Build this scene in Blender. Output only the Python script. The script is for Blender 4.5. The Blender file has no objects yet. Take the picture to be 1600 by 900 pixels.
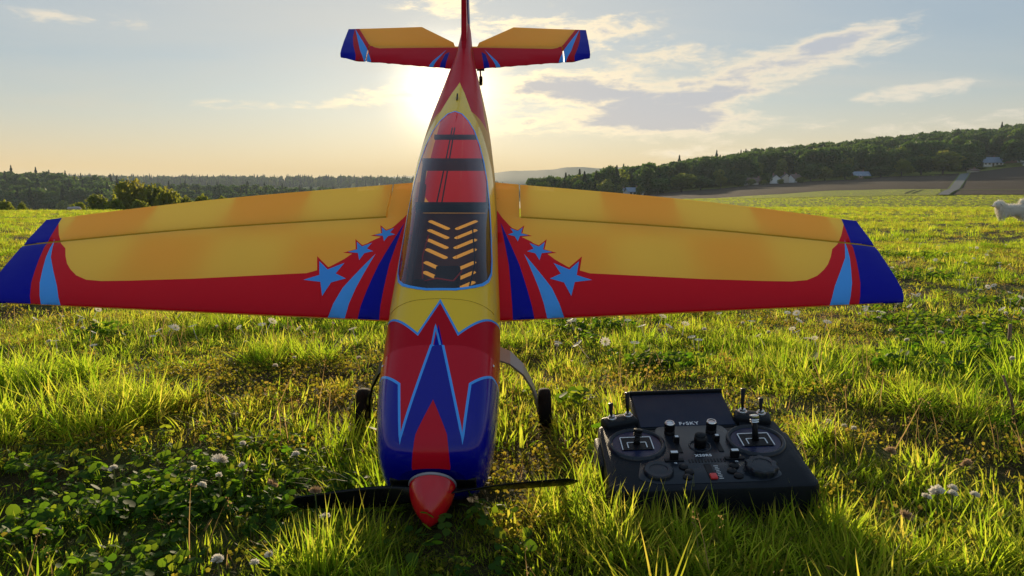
import bpy, bmesh, math, random
from mathutils import Vector, Matrix, noise, geometry
R_ = math.radians
rnd = random.Random(7)
SC = bpy.context.scene

# ---------------------------------------------------------------- camera
CAM_H = 0.3353
cam = bpy.data.cameras.new('camera'); cam.lens = 36*1134.1/1600; cam.sensor_width = 36; cam.clip_start = .02; cam.clip_end = 30000
cam_o = bpy.data.objects.new('camera', cam); SC.collection.objects.link(cam_o)
cam_o.location = (0, 0, CAM_H); cam_o.rotation_euler = (R_(90-6.462), 0, 0)
SC.camera = cam_o

# ---------------------------------------------------------------- sun, sky, exposure
SUN_EL, SUN_AZ = 8.8, -5.0           # degrees above the horizon; clockwise from +Y
sdir = Vector((math.sin(R_(SUN_AZ))*math.cos(R_(SUN_EL)), math.cos(R_(SUN_AZ))*math.cos(R_(SUN_EL)), math.sin(R_(SUN_EL))))
sun = bpy.data.lights.new('sun', 'SUN'); sun.energy = 5.0; sun.angle = R_(.6); sun.color = (1.0, .80, .52)
sun_o = bpy.data.objects.new('sun', sun); SC.collection.objects.link(sun_o)
sun_o.rotation_euler = sdir.to_track_quat('Z', 'Y').to_euler()
SC.view_settings.view_transform = 'Standard'; SC.view_settings.look = 'None'
SC.view_settings.exposure = 0.4; SC.view_settings.gamma = 1.0; SC.view_settings.use_curve_mapping = False
SC.cycles.max_bounces = 6; SC.cycles.diffuse_bounces = 4; SC.cycles.glossy_bounces = 3; SC.cycles.transparent_max_bounces = 12; SC.cycles.volume_bounces = 1
SC.cycles.sample_clamp_indirect = 6

class NT:
    """tiny helper round a node tree"""
    def __init__(s, tree): s.t = tree; s.n = tree.nodes; s.l = tree.links; s.n.clear()
    def add(s, kind, _ins=None, **kw):
        nd = s.n.new(kind)
        for k, v in kw.items(): setattr(nd, k, v)
        if _ins:
            for k, v in _ins.items(): s.put(nd, k, v)
        return nd
    def put(s, nd, k, v):
        sock = nd.inputs[k]
        if isinstance(v, bpy.types.NodeSocket): s.l.new(v, sock)
        elif isinstance(v, bpy.types.Node): s.l.new(v.outputs[0], sock)
        else: sock.default_value = v
    def math(s, op, a, b=None, c=None, clamp=False):
        nd = s.add('ShaderNodeMath', operation=op, use_clamp=clamp); s.put(nd, 0, a)
        if b is not None: s.put(nd, 1, b)
        if c is not None: s.put(nd, 2, c)
        return nd.outputs[0]
    def vmath(s, op, a, b=None, out=0):
        nd = s.add('ShaderNodeVectorMath', operation=op); s.put(nd, 0, a)
        if b is not None: s.put(nd, 1, b)
        return nd.outputs[out]
    def mix(s, fac, a, b, mode='MIX'):
        nd = s.add('ShaderNodeMix', data_type='RGBA', blend_type=mode, clamp_factor=True)
        s.put(nd, 0, fac); s.put(nd, 6, a); s.put(nd, 7, b); return nd.outputs[2]
    def step(s, v, lo, hi, a=0., b=1.):
        nd = s.add('ShaderNodeMapRange', interpolation_type='SMOOTHSTEP'); s.put(nd, 0, v); s.put(nd, 1, lo); s.put(nd, 2, hi); s.put(nd, 3, a); s.put(nd, 4, b); return nd.outputs[0]
    def noise(s, vec, scale, detail=4, rough=.55, dist=0., out=0):
        nd = s.add('ShaderNodeTexNoise'); s.put(nd, 'Vector', vec); s.put(nd, 'Scale', scale); s.put(nd, 'Detail', detail); s.put(nd, 'Roughness', rough); s.put(nd, 'Distortion', dist); return nd.outputs[out]

W = bpy.data.worlds.new('World'); SC.world = W; W.use_nodes = True
w = NT(W.node_tree)
sky = w.add('ShaderNodeTexSky', sky_type='NISHITA', sun_disc=False, sun_elevation=R_(SUN_EL), sun_rotation=R_(SUN_AZ), altitude=250., air_density=1.0, dust_density=.22, ozone_density=2.5)
gen = w.add('ShaderNodeTexCoord').outputs['Generated']
sep = w.add('ShaderNodeSeparateXYZ', {0: gen}); dz = sep.outputs[2]
zc = w.math('ADD', w.math('MAXIMUM', dz, 0.), .085)
flat = w.add('ShaderNodeCombineXYZ', {0: w.math('DIVIDE', sep.outputs[0], zc), 1: w.math('DIVIDE', sep.outputs[1], zc), 2: 0.}).outputs[0]
cs = w.vmath('DOT_PRODUCT', gen, tuple(sdir), out=1)          # cosine of the angle to the sun
near = w.math('POWER', w.math('MAXIMUM', cs, 0.), 60.)
wide = w.math('POWER', w.math('MAXIMUM', cs, 0.), 6.)
core = w.math('POWER', w.math('MAXIMUM', cs, 0.), 900.)
# high thin veil over the whole sky, warmer towards the horizon
az = w.math('ARCTAN2', sep.outputs[0], sep.outputs[1]); el = w.math('ARCSINE', dz)
low = w.math('MULTIPLY', w.math('POWER', 2.718, w.math('MULTIPLY', w.math('MAXIMUM', el, 0.), -9.)), 1.5, clamp=True)
veil = w.step(w.noise(w.vmath('MULTIPLY', flat, (.35, .9, 1.)), .8, 5, .55, .6), .25, .8, .34, .66)
veil_c = w.mix(wide, (4.6, 6.1, 7.6, 1), (8.2, 7.6, 6.3, 1))
veil_c = w.mix(low, veil_c, (8.2, 5.8, 2.5, 1))
c1 = w.mix(w.math('MAXIMUM', veil, w.math('MULTIPLY', low, 1.)), sky.outputs[0], veil_c)
# broken cloud banks: (azimuth, elevation, half-widths in degrees, weight), ragged by noise, bright at their thin edges
ang = w.add('ShaderNodeCombineXYZ', {0: az, 1: w.math('MULTIPLY', el, 3.4), 2: 0.}).outputs[0]
nA = w.noise(w.vmath('ADD', ang, (4.2, 1.3, 0.)), 21., 10, .66, .3); nB = w.noise(w.vmath('ADD', ang, (1.7, 6.1, 0.)), 8., 6, .6, .6)
ragged = w.math('ADD', w.math('MULTIPLY', w.math('SUBTRACT', nA, .5), 1.7), w.math('MULTIPLY', w.math('SUBTRACT', nB, .5), 1.2))
BANKS = [(4.4, 8.9, 6.4, 1.2, 1.30, -.03), (10.6, 6.4, 6.6, 1.2, 1.30, .0), (21.0, 10.6, 5.2, 1.0, .72, .14), (28.5, 7.6, 4.0, .6, .62, .1), (2.0, 12.9, 7.0, 1.7, .58, 0.), (12.0, 11.2, 3.6, .8, .55, .1), (17., 9.0, 10., 1.6, .50, .18), (-7.5, 8.6, 4.6, 1.0, .62, 0.), (15.5, 8.0, 5., .9, .5, .15), (24., 11.6, 4., .6, .5, .15),
         (-13.5, 15.8, 3.0, .8, .6, 0.), (8.5, 12.9, 3.5, 1.0, .5, .1), (-18., 7.4, 7.5, .5, .42, .06), (-2., 6.2, 7., 1.2, .45, 0.), (30., 5.6, 10., 1., .42, .05), (-5., 14.8, 4., 1., .42, 0.), (16., 4., 8., .7, .42, .03), (-30., 12., 8., .8, .3, .05), (5., 19., 14., 2., .5, .05), (-20., 22., 12., 2., .45, 0.), (60., 12., 16., 3., .6, 0.), (-70., 10., 18., 3., .6, 0.), (120., 14., 20., 4., .6, 0.), (-130., 16., 22., 4., .6, 0.)]
bank = None
for a_, e_, sa, se, wt, sl in BANKS:
    da = w.math('MULTIPLY', w.math('SUBTRACT', az, R_(a_)), 1/R_(sa)); de = w.math('MULTIPLY', w.math('SUBTRACT', w.math('SUBTRACT', el, R_(e_)), w.math('MULTIPLY', w.math('SUBTRACT', az, R_(a_)), sl)), 1/R_(se))
    gq = w.math('MULTIPLY', w.math('POWER', 2.718, w.math('MULTIPLY', w.math('ADD', w.math('MULTIPLY', da, da), w.math('MULTIPLY', de, de)), -1.)), wt)
    bank = gq if bank is None else w.math('ADD', bank, gq)
nn = w.math('ADD', bank, ragged)
edge = w.math('MULTIPLY', w.step(nn, .22, .80), w.step(bank, .06, .30)); dens = w.step(nn, .62, 1.15)
thick = w.mix(near, (4.7, 5.2, 6.0, 1), (6.2, 5.9, 5.7, 1)); thick = w.mix(w.math('MULTIPLY', low, .7), thick, (6.4, 5.2, 4.4, 1))
thin = w.mix(near, w.mix(wide, (8.0, 7.4, 6.4, 1), (10.4, 8.6, 5.8, 1)), (16., 12.8, 7.4, 1))
c2 = w.mix(w.math('MULTIPLY', edge, .85), c1, w.mix(dens, thin, thick))
glow = w.mix(core, (0, 0, 0, 1), (22., 18., 11., 1))
c3 = w.mix(1., c2, glow, 'ADD')
bg = w.add('ShaderNodeBackground', {0: c3, 1: .077})
w.l.new(bg.outputs[0], w.add('ShaderNodeOutputWorld').inputs[0])

# ---------------------------------------------------------------- helpers
COL = SC.collection
def tag(o, label=None, cat=None, group=None, kind=None):
    if label: o['label'] = label
    if cat: o['category'] = cat
    if group: o['group'] = group
    if kind: o['kind'] = kind
    return o
def empty(name, loc=(0, 0, 0), rot=(0, 0, 0)):
    o = bpy.data.objects.new(name, None); COL.objects.link(o); o.location = loc; o.rotation_euler = rot; o.empty_display_size = .1
    return o
def make(name, verts, faces, mat=None, parent=None, smooth=True, fm=None, link=True):
    me = bpy.data.meshes.new(name); me.from_pydata([tuple(v) for v in verts], [], faces); me.validate()
    for m in (mat if isinstance(mat, (list, tuple)) else [mat]):
        if m: me.materials.append(m)
    if fm: me.polygons.foreach_set('material_index', fm)
    me.polygons.foreach_set('use_smooth', [smooth]*len(me.polygons)); me.update()
    o = bpy.data.objects.new(name, me)
    if link: COL.objects.link(o)
    if parent: o.parent = parent
    return o
class G:
    """collects simple solids into one mesh"""
    def __init__(s): s.v = []; s.f = []
    def add(s, vs, fs):
        b = len(s.v); s.v += [tuple(q) for q in vs]; s.f += [tuple(b+i for i in q) for q in fs]; return s
    def box(s, c, d, M=None, ch=0.0):
        x, y, z = d[0]/2, d[1]/2, d[2]/2
        if ch <= 0:
            vs = [(-x, -y, -z), (x, -y, -z), (x, y, -z), (-x, y, -z), (-x, -y, z), (x, -y, z), (x, y, z), (-x, y, z)]
            fs = [(0, 3, 2, 1), (4, 5, 6, 7), (0, 1, 5, 4), (1, 2, 6, 5), (2, 3, 7, 6), (3, 0, 4, 7)]
        else:
            bm = bmesh.new(); bmesh.ops.create_cube(bm, size=1.0)
            for q in bm.verts: q.co = Vector((q.co.x*d[0], q.co.y*d[1], q.co.z*d[2]))
            bmesh.ops.bevel(bm, geom=list(bm.edges), offset=ch, segments=3, profile=.5, affect='EDGES')
            vs = [q.co.copy() for q in bm.verts]; bm.verts.index_update(); fs = [tuple(q.index for q in p.verts) for p in bm.faces]; bm.free()
        vs = [Vector(q) for q in vs]
        if M: vs = [M @ q for q in vs]
        return s.add([q+Vector(c) for q in vs], fs)
    def tube(s, pts, rad, n=10, cap=True):
        pts = [Vector(p) for p in pts]; rad = rad if isinstance(rad, (list, tuple)) else [rad]*len(pts); vs = []; fs = []
        up = None
        for i, p in enumerate(pts):
            t = (pts[min(i+1, len(pts)-1)]-pts[max(i-1, 0)]).normalized()
            if up is None: up = t.orthogonal().normalized()
            up = (up-t*up.dot(t)).normalized(); sd = t.cross(up)
            for k in range(n):
                a = 2*math.pi*k/n; vs.append(p+(up*math.cos(a)+sd*math.sin(a))*rad[i])
        for i in range(len(pts)-1):
            for k in range(n): fs.append((i*n+k, i*n+(k+1) % n, (i+1)*n+(k+1) % n, (i+1)*n+k))
        if cap: fs.append(tuple(range(n))[::-1]); fs.append(tuple((len(pts)-1)*n+k for k in range(n)))
        return s.add(vs, fs)
    def lathe(s, prof, n=24, M=None, cap=True):
        """prof: (radius, height) pairs about local z"""
        vs = []; fs = []
        for r, z in prof:
            for k in range(n):
                a = 2*math.pi*k/n; vs.append(Vector((r*math.cos(a), r*math.sin(a), z)))
        for i in range(len(prof)-1):
            for k in range(n): fs.append((i*n+k, i*n+(k+1) % n, (i+1)*n+(k+1) % n, (i+1)*n+k))
        if cap: fs.append(tuple(range(n))[::-1]); fs.append(tuple((len(prof)-1)*n+k for k in range(n)))
        if M: vs = [M @ q for q in vs]
        return s.add(vs, fs)
    def ball(s, c, r, seg=10, rings=7):
        vs = []; fs = []; r = r if isinstance(r, (tuple, list)) else (r, r, r)
        for i in range(rings+1):
            t = math.pi*i/rings
            for k in range(seg):
                a = 2*math.pi*k/seg; vs.append((c[0]+r[0]*math.sin(t)*math.cos(a), c[1]+r[1]*math.sin(t)*math.sin(a), c[2]+r[2]*math.cos(t)))
        for i in range(rings):
            for k in range(seg): fs.append((i*seg+k, (i+1)*seg+k, (i+1)*seg+(k+1) % seg, i*seg+(k+1) % seg))
        return s.add(vs, fs)
    def build(s, name, mat, parent=None, smooth=False, auto=None):
        o = make(name, s.v, s.f, mat, parent, smooth or auto is not None)
        if auto is not None:
            bm = bmesh.new(); bm.from_mesh(o.data)
            bmesh.ops.recalc_face_normals(bm, faces=bm.faces)
            for e in bm.edges:
                if len(e.link_faces) == 2 and e.calc_face_angle(0) > R_(auto): e.smooth = False
            bm.to_mesh(o.data); bm.free()
        return o

def mat_basic(name, col, rough=.5, metal=0., spec=.5, var=.12, vscale=30., bump=0., bscale=200., coat=0., trans=0., tcol=None):
    m = bpy.data.materials.new(name); m.use_nodes = True; t = NT(m.node_tree)
    tc = t.add('ShaderNodeTexCoord').outputs['Object']
    nz = t.noise(tc, vscale, 4, .6)
    c = t.mix(nz, tuple(x*(1-var) for x in col)+(1,), tuple(min(1, x*(1+var)) for x in col)+(1,))
    p = t.add('ShaderNodeBsdfPrincipled', {'Base Color': c, 'Roughness': t.step(nz, .2, .8, rough*.85, min(1, rough*1.15)), 'Metallic': metal, 'Specular IOR Level': spec, 'Coat Weight': coat, 'Coat Roughness': .08})
    if bump:
        b = t.add('ShaderNodeBump', {'Height': t.noise(tc, bscale, 3, .6), 'Strength': bump, 'Distance': .002}); t.l.new(b.outputs[0], p.inputs['Normal'])
    out = p.outputs[0]
    if trans:
        tr = t.add('ShaderNodeBsdfTranslucent', {'Color': (tcol or col)+(1,) if not tcol or len(tcol) == 3 else tcol})
        mx = t.add('ShaderNodeMixShader', {0: trans}); t.l.new(out, mx.inputs[1]); t.l.new(tr.outputs[0], mx.inputs[2]); out = mx.outputs[0]
    t.l.new(out, t.add('ShaderNodeOutputMaterial').inputs[0])
    return m

def mat_leaf(name, cols, tcols, trans=.5, rough=.45, inst=True, spec=.35, grad=None):
    """leaf or blade: colour varies with the instance, with the blade ('tint' attribute) and along its length; light shines through"""
    m = bpy.data.materials.new(name); m.use_nodes = True; t = NT(m.node_tree)
    at = t.add('ShaderNodeAttribute', attribute_name='tint'); tint = t.add('ShaderNodeSeparateXYZ', {0: at.outputs['Vector']})
    oi = t.add('ShaderNodeObjectInfo').outputs['Random'] if inst else .5
    k = t.math('ADD', t.math('MULTIPLY', tint.outputs[0], .6), t.math('MULTIPLY', oi, .4))
    geo = t.add('ShaderNodeNewGeometry').outputs['Position']
    k = t.math('ADD', k, t.math('MULTIPLY', t.math('SUBTRACT', t.noise(geo, 1.1 if inst else .02, 3, .6), .5), 1.1), clamp=True)
    def ramp(cs):
        r = t.add('ShaderNodeValToRGB', {0: k}); e = r.color_ramp.elements
        for i, c in enumerate(cs):
            el = e[i] if i < 2 else e.new(.5)
            el.color = tuple(c)+(1,)
        for i in range(len(cs)): e[i].position = i/(len(cs)-1)
        for i, c in enumerate(cs): e[i].color = tuple(c)+(1,)
        return r.outputs[0]
    c, tc = ramp(cols), ramp(tcols)
    if grad:      # dry tips
        c = t.mix(t.step(tint.outputs[1], .72, 1., 0., grad[1]), c, tuple(grad[0])+(1,)); tc = t.mix(t.step(tint.outputs[1], .72, 1., 0., grad[1]), tc, tuple(grad[0])+(1,))
    p = t.add('ShaderNodeBsdfPrincipled', {'Base Color': c, 'Roughness': rough, 'Specular IOR Level': spec})
    tr = t.add('ShaderNodeBsdfTranslucent', {'Color': tc})
    mx = t.add('ShaderNodeMixShader', {0: trans}); t.l.new(p.outputs[0], mx.inputs[1]); t.l.new(tr.outputs[0], mx.inputs[2])
    t.l.new(mx.outputs[0], t.add('ShaderNodeOutputMaterial').inputs[0])
    return m

# ---------------------------------------------------------------- terrain
TU = [-700, 0, 200, 400, 640, 760, 850, 1000, 1100, 1200, 1300, 1400, 1480, 1600, 2300]
TD = [20, 60, 120, 220, 400, 620, 1000, 1500, 3000, 9000]
TH = [[0]*15,
      [0, 0, 0, 0, 0, 0, .05, .15, .2, .22, .24, .25, .25, .25, .25],
      [-3, -3, -3, -3, -2, -.5, .3, 1.2, 1.35, 1.5, 1.7, 1.9, 1.95, 2.0, 2.2],
      [-8, -8, -8, -8, -6, -4, -1.0, 2.2, 2.5, 3.6, 4.8, 5.2, 5.2, 5.2, 6],
      [-12, -12, -13, -14, -10, -8, -4, 6.5, 9.0, 12, 14, 16, 17.2, 21.5, 26],
      [17, 16, 9, 8, 2, -2, 2, 12, 25, 33, 38, 43, 47, 53, 70],
      [20, 14, 8, 2, 0, -4, 0, 10, 24, 34, 42, 48, 52, 58, 76],
      [60, 50, 48, 47, 46, 38, 10, 10, 26, 36, 44, 50, 54, 60, 80],
      [40, 30, 26, 22, 20, 16, 10, 10, 20, 30, 40, 50, 54, 60, 80],
      [0]*15]
def terrain(x, y):
    if y < 8: return 0.0
    u = 800+1134*x/y; u = min(max(u, TU[0]), TU[-1]-.01); d = min(y, TD[-1]-.01)
    if d <= TD[0]: return 0.0
    i = 0
    while u >= TU[i+1]: i += 1
    j = 0
    while d >= TD[j+1]: j += 1
    a = (u-TU[i])/(TU[i+1]-TU[i]); b = (d-TD[j])/(TD[j+1]-TD[j])
    a = a*a*(3-2*a)*.5+a*.5
    return (TH[j][i]*(1-a)+TH[j][i+1]*a)*(1-b)+(TH[j+1][i]*(1-a)+TH[j+1][i+1]*a)*b
def bumps(x, y):
    d = math.hypot(x, y)
    if d > 60: return 0.0
    k = min(1, max(0, (60-d)/40))
    return k*(.016*noise.noise(Vector((x*2.3, y*2.3, 3.3)))+.008*noise.noise(Vector((x*6.1, y*6.1, 9.)))+(.05*noise.noise(Vector((x*.35, y*.35, 1.))) if d > 4 else 0)*min(1, max(0, (d-4)/6)))-.006
def ground_z(x, y): return terrain(x, y)+bumps(x, y)

def mat_ground():
    m = bpy.data.materials.new('meadow_ground'); m.use_nodes = True; t = NT(m.node_tree)
    pos = t.add('ShaderNodeNewGeometry').outputs['Position']
    dist = t.vmath('LENGTH', pos, out=1)
    far = t.step(dist, 12., 50.)
    soil = t.mix(t.noise(pos, 22., 6, .65), (.020, .014, .008, 1), (.060, .048, .018, 1))
    moss = t.mix(t.noise(pos, 5., 5, .6), (.030, .042, .010, 1), (.075, .085, .020, 1))
    nearc = t.mix(t.step(t.noise(pos, 3.2, 4, .6), .42, .62), soil, moss)
    st = t.vmath('MULTIPLY', pos, (.5, .16, 1.))
    g1 = t.mix(t.noise(st, .35, 6, .6), (.13, .16, .016, 1), (.24, .24, .03, 1))
    g2 = t.mix(t.step(t.noise(st, 2.4, 5, .65), .35, .7), g1, (.26, .23, .055, 1))
    g3 = t.mix(t.math('MULTIPLY', t.noise(st, 14., 3, .7), .6), g2, (.06, .085, .010, 1))
    c = t.mix(far, nearc, g3)
    b = t.add('ShaderNodeBump', {'Height': t.noise(pos, 9., 6, .7), 'Strength': .9, 'Distance': .06})
    p = t.add('ShaderNodeBsdfPrincipled', {'Base Color': c, 'Roughness': .95, 'Specular IOR Level': .1, 'Normal': b.outputs[0]})
    t.l.new(p.outputs[0], t.add('ShaderNodeOutputMaterial').inputs[0]); return m
M_GROUND = mat_ground()

rs = [0, .25, .4, .5]
while rs[-1] < 12000: rs.append(rs[-1]*(1.022 if rs[-1] < 4 else 1.045 if rs[-1] < 1800 else 1.1))
front = [-64+128*i/420 for i in range(421)]; back = [64+232*i/60 for i in range(1, 60)]
azs = front+back
gv = [(0, 0, ground_z(0, 0))]; gf = []
for r in rs[1:]:
    for a in azs:
        x, y = r*math.sin(R_(a)), r*math.cos(R_(a)); gv.append((x, y, ground_z(x, y)))
na = len(azs)
for k in range(na): gf.append((0, 1+(k+1) % na, 1+k))
for i in range(len(rs)-2):
    for k in range(na):
        gf.append((1+i*na+k, 1+i*na+(k+1) % na, 1+(i+1)*na+(k+1) % na, 1+(i+1)*na+k))
tag(make('ground', gv, gf, M_GROUND), kind='structure')

# ---------------------------------------------------------------- fields and track draped over the rise on the right
def uv_xy(u, d): return ((u-800)/1134*d, d)
def drape(name, cells, mat, off):
    """cells: grid of (u, depth) rows"""
    vs = []; nc = len(cells[0])
    for row in cells:
        for (u, d) in row:
            x, y = uv_xy(u, d); vs.append((x, y, ground_z(x, y)+off))
    fs = [(i*nc+k, i*nc+k+1, (i+1)*nc+k+1, (i+1)*nc+k) for i in range(len(cells)-1) for k in range(nc-1)]
    return tag(make(name, vs, fs, mat), kind='structure')
def lerp(a, b, t): return a+(b-a)*t
def mat_field(name, a, b, sc=(1., 1., 1.), ns=.5, row=None):
    m = bpy.data.materials.new(name); m.use_nodes = True; t = NT(m.node_tree)
    pos = t.add('ShaderNodeNewGeometry').outputs['Position']; q = t.vmath('MULTIPLY', pos, sc)
    c = t.mix(t.noise(q, ns, 6, .65), a+(1,), b+(1,))
    bp_ = t.add('ShaderNodeBump', {'Height': t.noise(q, ns*6, 4, .7), 'Strength': .8, 'Distance': .4})
    p = t.add('ShaderNodeBsdfPrincipled', {'Base Color': c, 'Roughness': .95, 'Specular IOR Level': .1, 'Normal': bp_.outputs[0]})
    t.l.new(p.outputs[0], t.add('ShaderNodeOutputMaterial').inputs[0]); return m
M_PLOUGH = mat_field('ploughed_soil', (.040, .028, .020), (.085, .060, .042), (.3, 1., 1.), .25)
M_CROP = mat_field('young_crop', (.19, .22, .04), (.32, .30, .07), (.15, .6, 1.), .5)
M_TRACK = mat_field('track_concrete', (.13, .14, .14), (.22, .22, .21), (1, 1, 1), .4)
M_VERGE = mat_field('verge_grass', (.09, .13, .02), (.17, .19, .04), (1, 1, 1), .6)
M_TRAM = mat_field('tramline_soil', (.05, .06, .02), (.08, .07, .03), (1, 1, 1), .5)
N = 40
def crop_top(u): return lerp(126, 222, min(1, max(0, (u-1040)/160))**.7)
drape('crop_field', [[(lerp(1040, 1464, i/N), lerp(124, crop_top(lerp(1040, 1464, i/N)), j/10)) for i in range(N+1)] for j in range(11)], M_CROP, .05)
def track_u(d): t = (d-122)/(400-122); return 1469+30*t+6*math.sin(t*3)
drape('ploughed_field', [[(lerp(930, track_u(lerp(222, 405, j/14))-9, i/N), lerp(crop_top(lerp(930, 1476, i/N))+1, 405, j/14)) for i in range(N+1)] for j in range(15)], M_PLOUGH, .06)
drape('ploughed_field', [[(lerp(track_u(lerp(128, 405, j/14))+9, 1900, i/N), lerp(128, 405, j/14)) for i in range(N+1)] for j in range(15)], M_PLOUGH, .06)
drape('verge', [[(1488+i*500/N, lerp(196, 204, j/2)) for i in range(N+1)] for j in range(3)], M_VERGE, .14)
def track_u(d): t = (d-122)/(400-122); return 1469+30*t+6*math.sin(t*3)
drape('verge', [[(track_u(lerp(122, 398, j/24))+s*(12.5 if s < 0 else 11)*(1-.3*j/24), lerp(122, 398, j/24)) for s in (-1, 1)] for j in range(25)], M_VERGE, .12)
drape('farm_track', [[(track_u(lerp(120, 400, j/24))+s*(8.5-1.5*j/24), lerp(120, 400, j/24)) for s in (-1, 1)] for j in range(25)], M_TRACK, .2)
for du in (0, 11):
    drape('tramline', [[(1409+du+16*(j/8)+s*1.7, lerp(140, 205, j/8)) for s in (-1, 1)] for j in range(9)], M_TRAM, .12)
# far ridge beyond the valley
hv = []; hu = [600, 700, 770, 800, 830, 860, 885, 905, 935, 960, 985, 1010, 1060, 1150, 1300]
ht = [277, 275, 271, 268, 267.5, 266, 262.5, 262, 264, 262.5, 261.5, 262, 261, 265, 272]
f_h = pchip_ = None
for i in range(141):
    u = lerp(600, 1300, i/140); k = 0
    while k < len(hu)-2 and u > hu[k+1]: k += 1
    t = (u-hu[k])/(hu[k+1]-hu[k]); t = t*t*(3-2*t); v = lerp(ht[k], ht[k+1], t)-.35*noise.noise(Vector((u*.11, 0, 0)))
    top = CAM_H+(321.5-v)/1134*2600
    for d, hh in ((1850, -10), (2200, top*.45), (2600, top), (3150, top*.5), (3700, -10)):
        x, y = (u-800)/1134*2600*(.55+.45*d/2600), d; hv.append((x, y, hh+(12*noise.noise(Vector((x*.008, y*.008, 2)) ) if hh not in (-10, top) else 0)))
hf = [(i*5+k, (i+1)*5+k, (i+1)*5+k+1, i*5+k+1) for i in range(140) for k in range(4)]
tag(make('distant_hills', hv, hf, mat_field('distant_woods', (.030, .045, .022), (.06, .08, .035), (1, 1, 1), .02)), kind='structure')

# ---------------------------------------------------------------- grass, clover and herbs (uncountable: stuff)
M_BLADE = mat_leaf('grass_blade', [(.030, .065, .006), (.075, .115, .010), (.14, .13, .020)], [(.24, .46, .014), (.52, .66, .03), (.86, .70, .10)], .74, .55, spec=.10, grad=((.30, .22, .09), .7))
M_TURF = mat_leaf('short_turf', [(.030, .060, .006), (.070, .095, .010), (.14, .12, .022)], [(.24, .42, .014), (.50, .58, .03), (.80, .64, .10)], .72, .6, spec=.08, grad=((.30, .22, .09), .6))
M_DRY = mat_leaf('dry_straw', [(.16, .10, .045), (.25, .17, .075), (.30, .20, .10)], [(.30, .19, .07), (.55, .36, .13), (.70, .46, .20)], .45, .7, spec=.08)
M_CLOVER = mat_leaf('clover_leaf', [(.022, .060, .010), (.035, .085, .012), (.055, .10, .015)], [(.13, .32, .012), (.28, .48, .02), (.50, .58, .03)], .5, .6, spec=.10)
M_HERB = mat_leaf('herb_leaf', [(.035, .065, .012), (.075, .085, .018), (.14, .10, .035)], [(.24, .32, .02), (.5, .42, .03), (.7, .45, .09)], .5, .6, spec=.08)
GR = random.Random(11)
LIB = {}
def lib_obj(key, name, V, F, mat, tints):
    o = make(name, V, F, mat, None, True, link=False)
    a = o.data.attributes.new('tint', 'FLOAT_VECTOR', 'POINT')
    a.data.foreach_set('vector', [c for tt in tints for c in (tt[0], tt[1], 0.)])
    LIB.setdefault(key, []).append(o); return o
def blade(V, F, T_, base, az, L, wd, lean, curl, tint, seg=4, fold=.25):
    dx, dy = math.cos(az), math.sin(az); sx, sy = -dy, dx; b = len(V)
    p = Vector(base); ang = lean
    for i in range(seg+1):
        t = i/seg; wv = wd*(1-t**1.8)*(.75+.5*min(1, t*3)*.5) if i < seg else 0
        if i < seg:
            V.append((p.x+sx*wv, p.y+sy*wv, p.z)); V.append((p.x-sx*wv, p.y-sy*wv, p.z)); T_ += [(tint, t), (tint, t)]
        else:
            V.append((p.x, p.y, p.z)); T_.append((tint, 1.))
        ang2 = lean+curl*(t+.5/seg)
        p = p+Vector((dx*math.sin(ang2), dy*math.sin(ang2), math.cos(ang2)))*(L/seg)
    for i in range(seg-1): F.append((b+2*i, b+2*i+1, b+2*i+3, b+2*i+2))
    F.append((b+2*seg-2, b+2*seg-1, b+2*seg))
def tuft(key, name, mat, n, rad, L, wd, lean, curl, seg=4):
    V, F, T_ = [], [], []
    for i in range(n):
        a = GR.uniform(0, 6.283); r = rad*math.sqrt(GR.random()); az = a+GR.uniform(-.9, .9)
        ln = L*GR.uniform(.45, 1.1)
        blade(V, F, T_, (r*math.cos(a), r*math.sin(a), -.006), az, ln, wd*GR.uniform(.6, 1.25), GR.uniform(*lean), GR.uniform(*curl), GR.random(), seg)
    return lib_obj(key, name, V, F, mat, T_)
for k in range(4): tuft('lush', 'lush_tuft', M_BLADE, 44, .028, .074, .0013, (.05, .75), (.1, 1.5))
for k in range(4): tuft('mid', 'grass_tuft', M_BLADE, 40, .032, .038, .0013, (.1, .9), (.1, 1.5))
for k in range(4): tuft('turf', 'turf_tuft', M_TURF, 50, .038, .019, .0012, (.1, 1.2), (0, 1.4), 3)
for k in range(3): tuft('dry', 'straw_tuft', M_DRY, 22, .036, .026, .0008, (.5, 1.45), (-.3, 1.0), 3)
for k in range(3): tuft('broad', 'broad_blade_tuft', M_BLADE, 8, .022, .040, .0026, (.3, 1.1), (.1, 1.2))
def leaf_disc(V, F, T_, c, r, nrm, tint, n=7):
    nrm = Vector(nrm).normalized(); a = nrm.orthogonal().normalized(); b2 = nrm.cross(a); b = len(V); V.append(tuple(Vector(c)-nrm*r*.12)); T_.append((tint, .2))
    for k in range(n):
        t = 2*math.pi*k/n; q = Vector(c)+(a*math.cos(t)+b2*math.sin(t))*r*(1+.08*math.sin(3*t)); V.append(tuple(q)); T_.append((tint, .5))
    for k in range(n): F.append((b, b+1+k, b+1+(k+1) % n))
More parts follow.
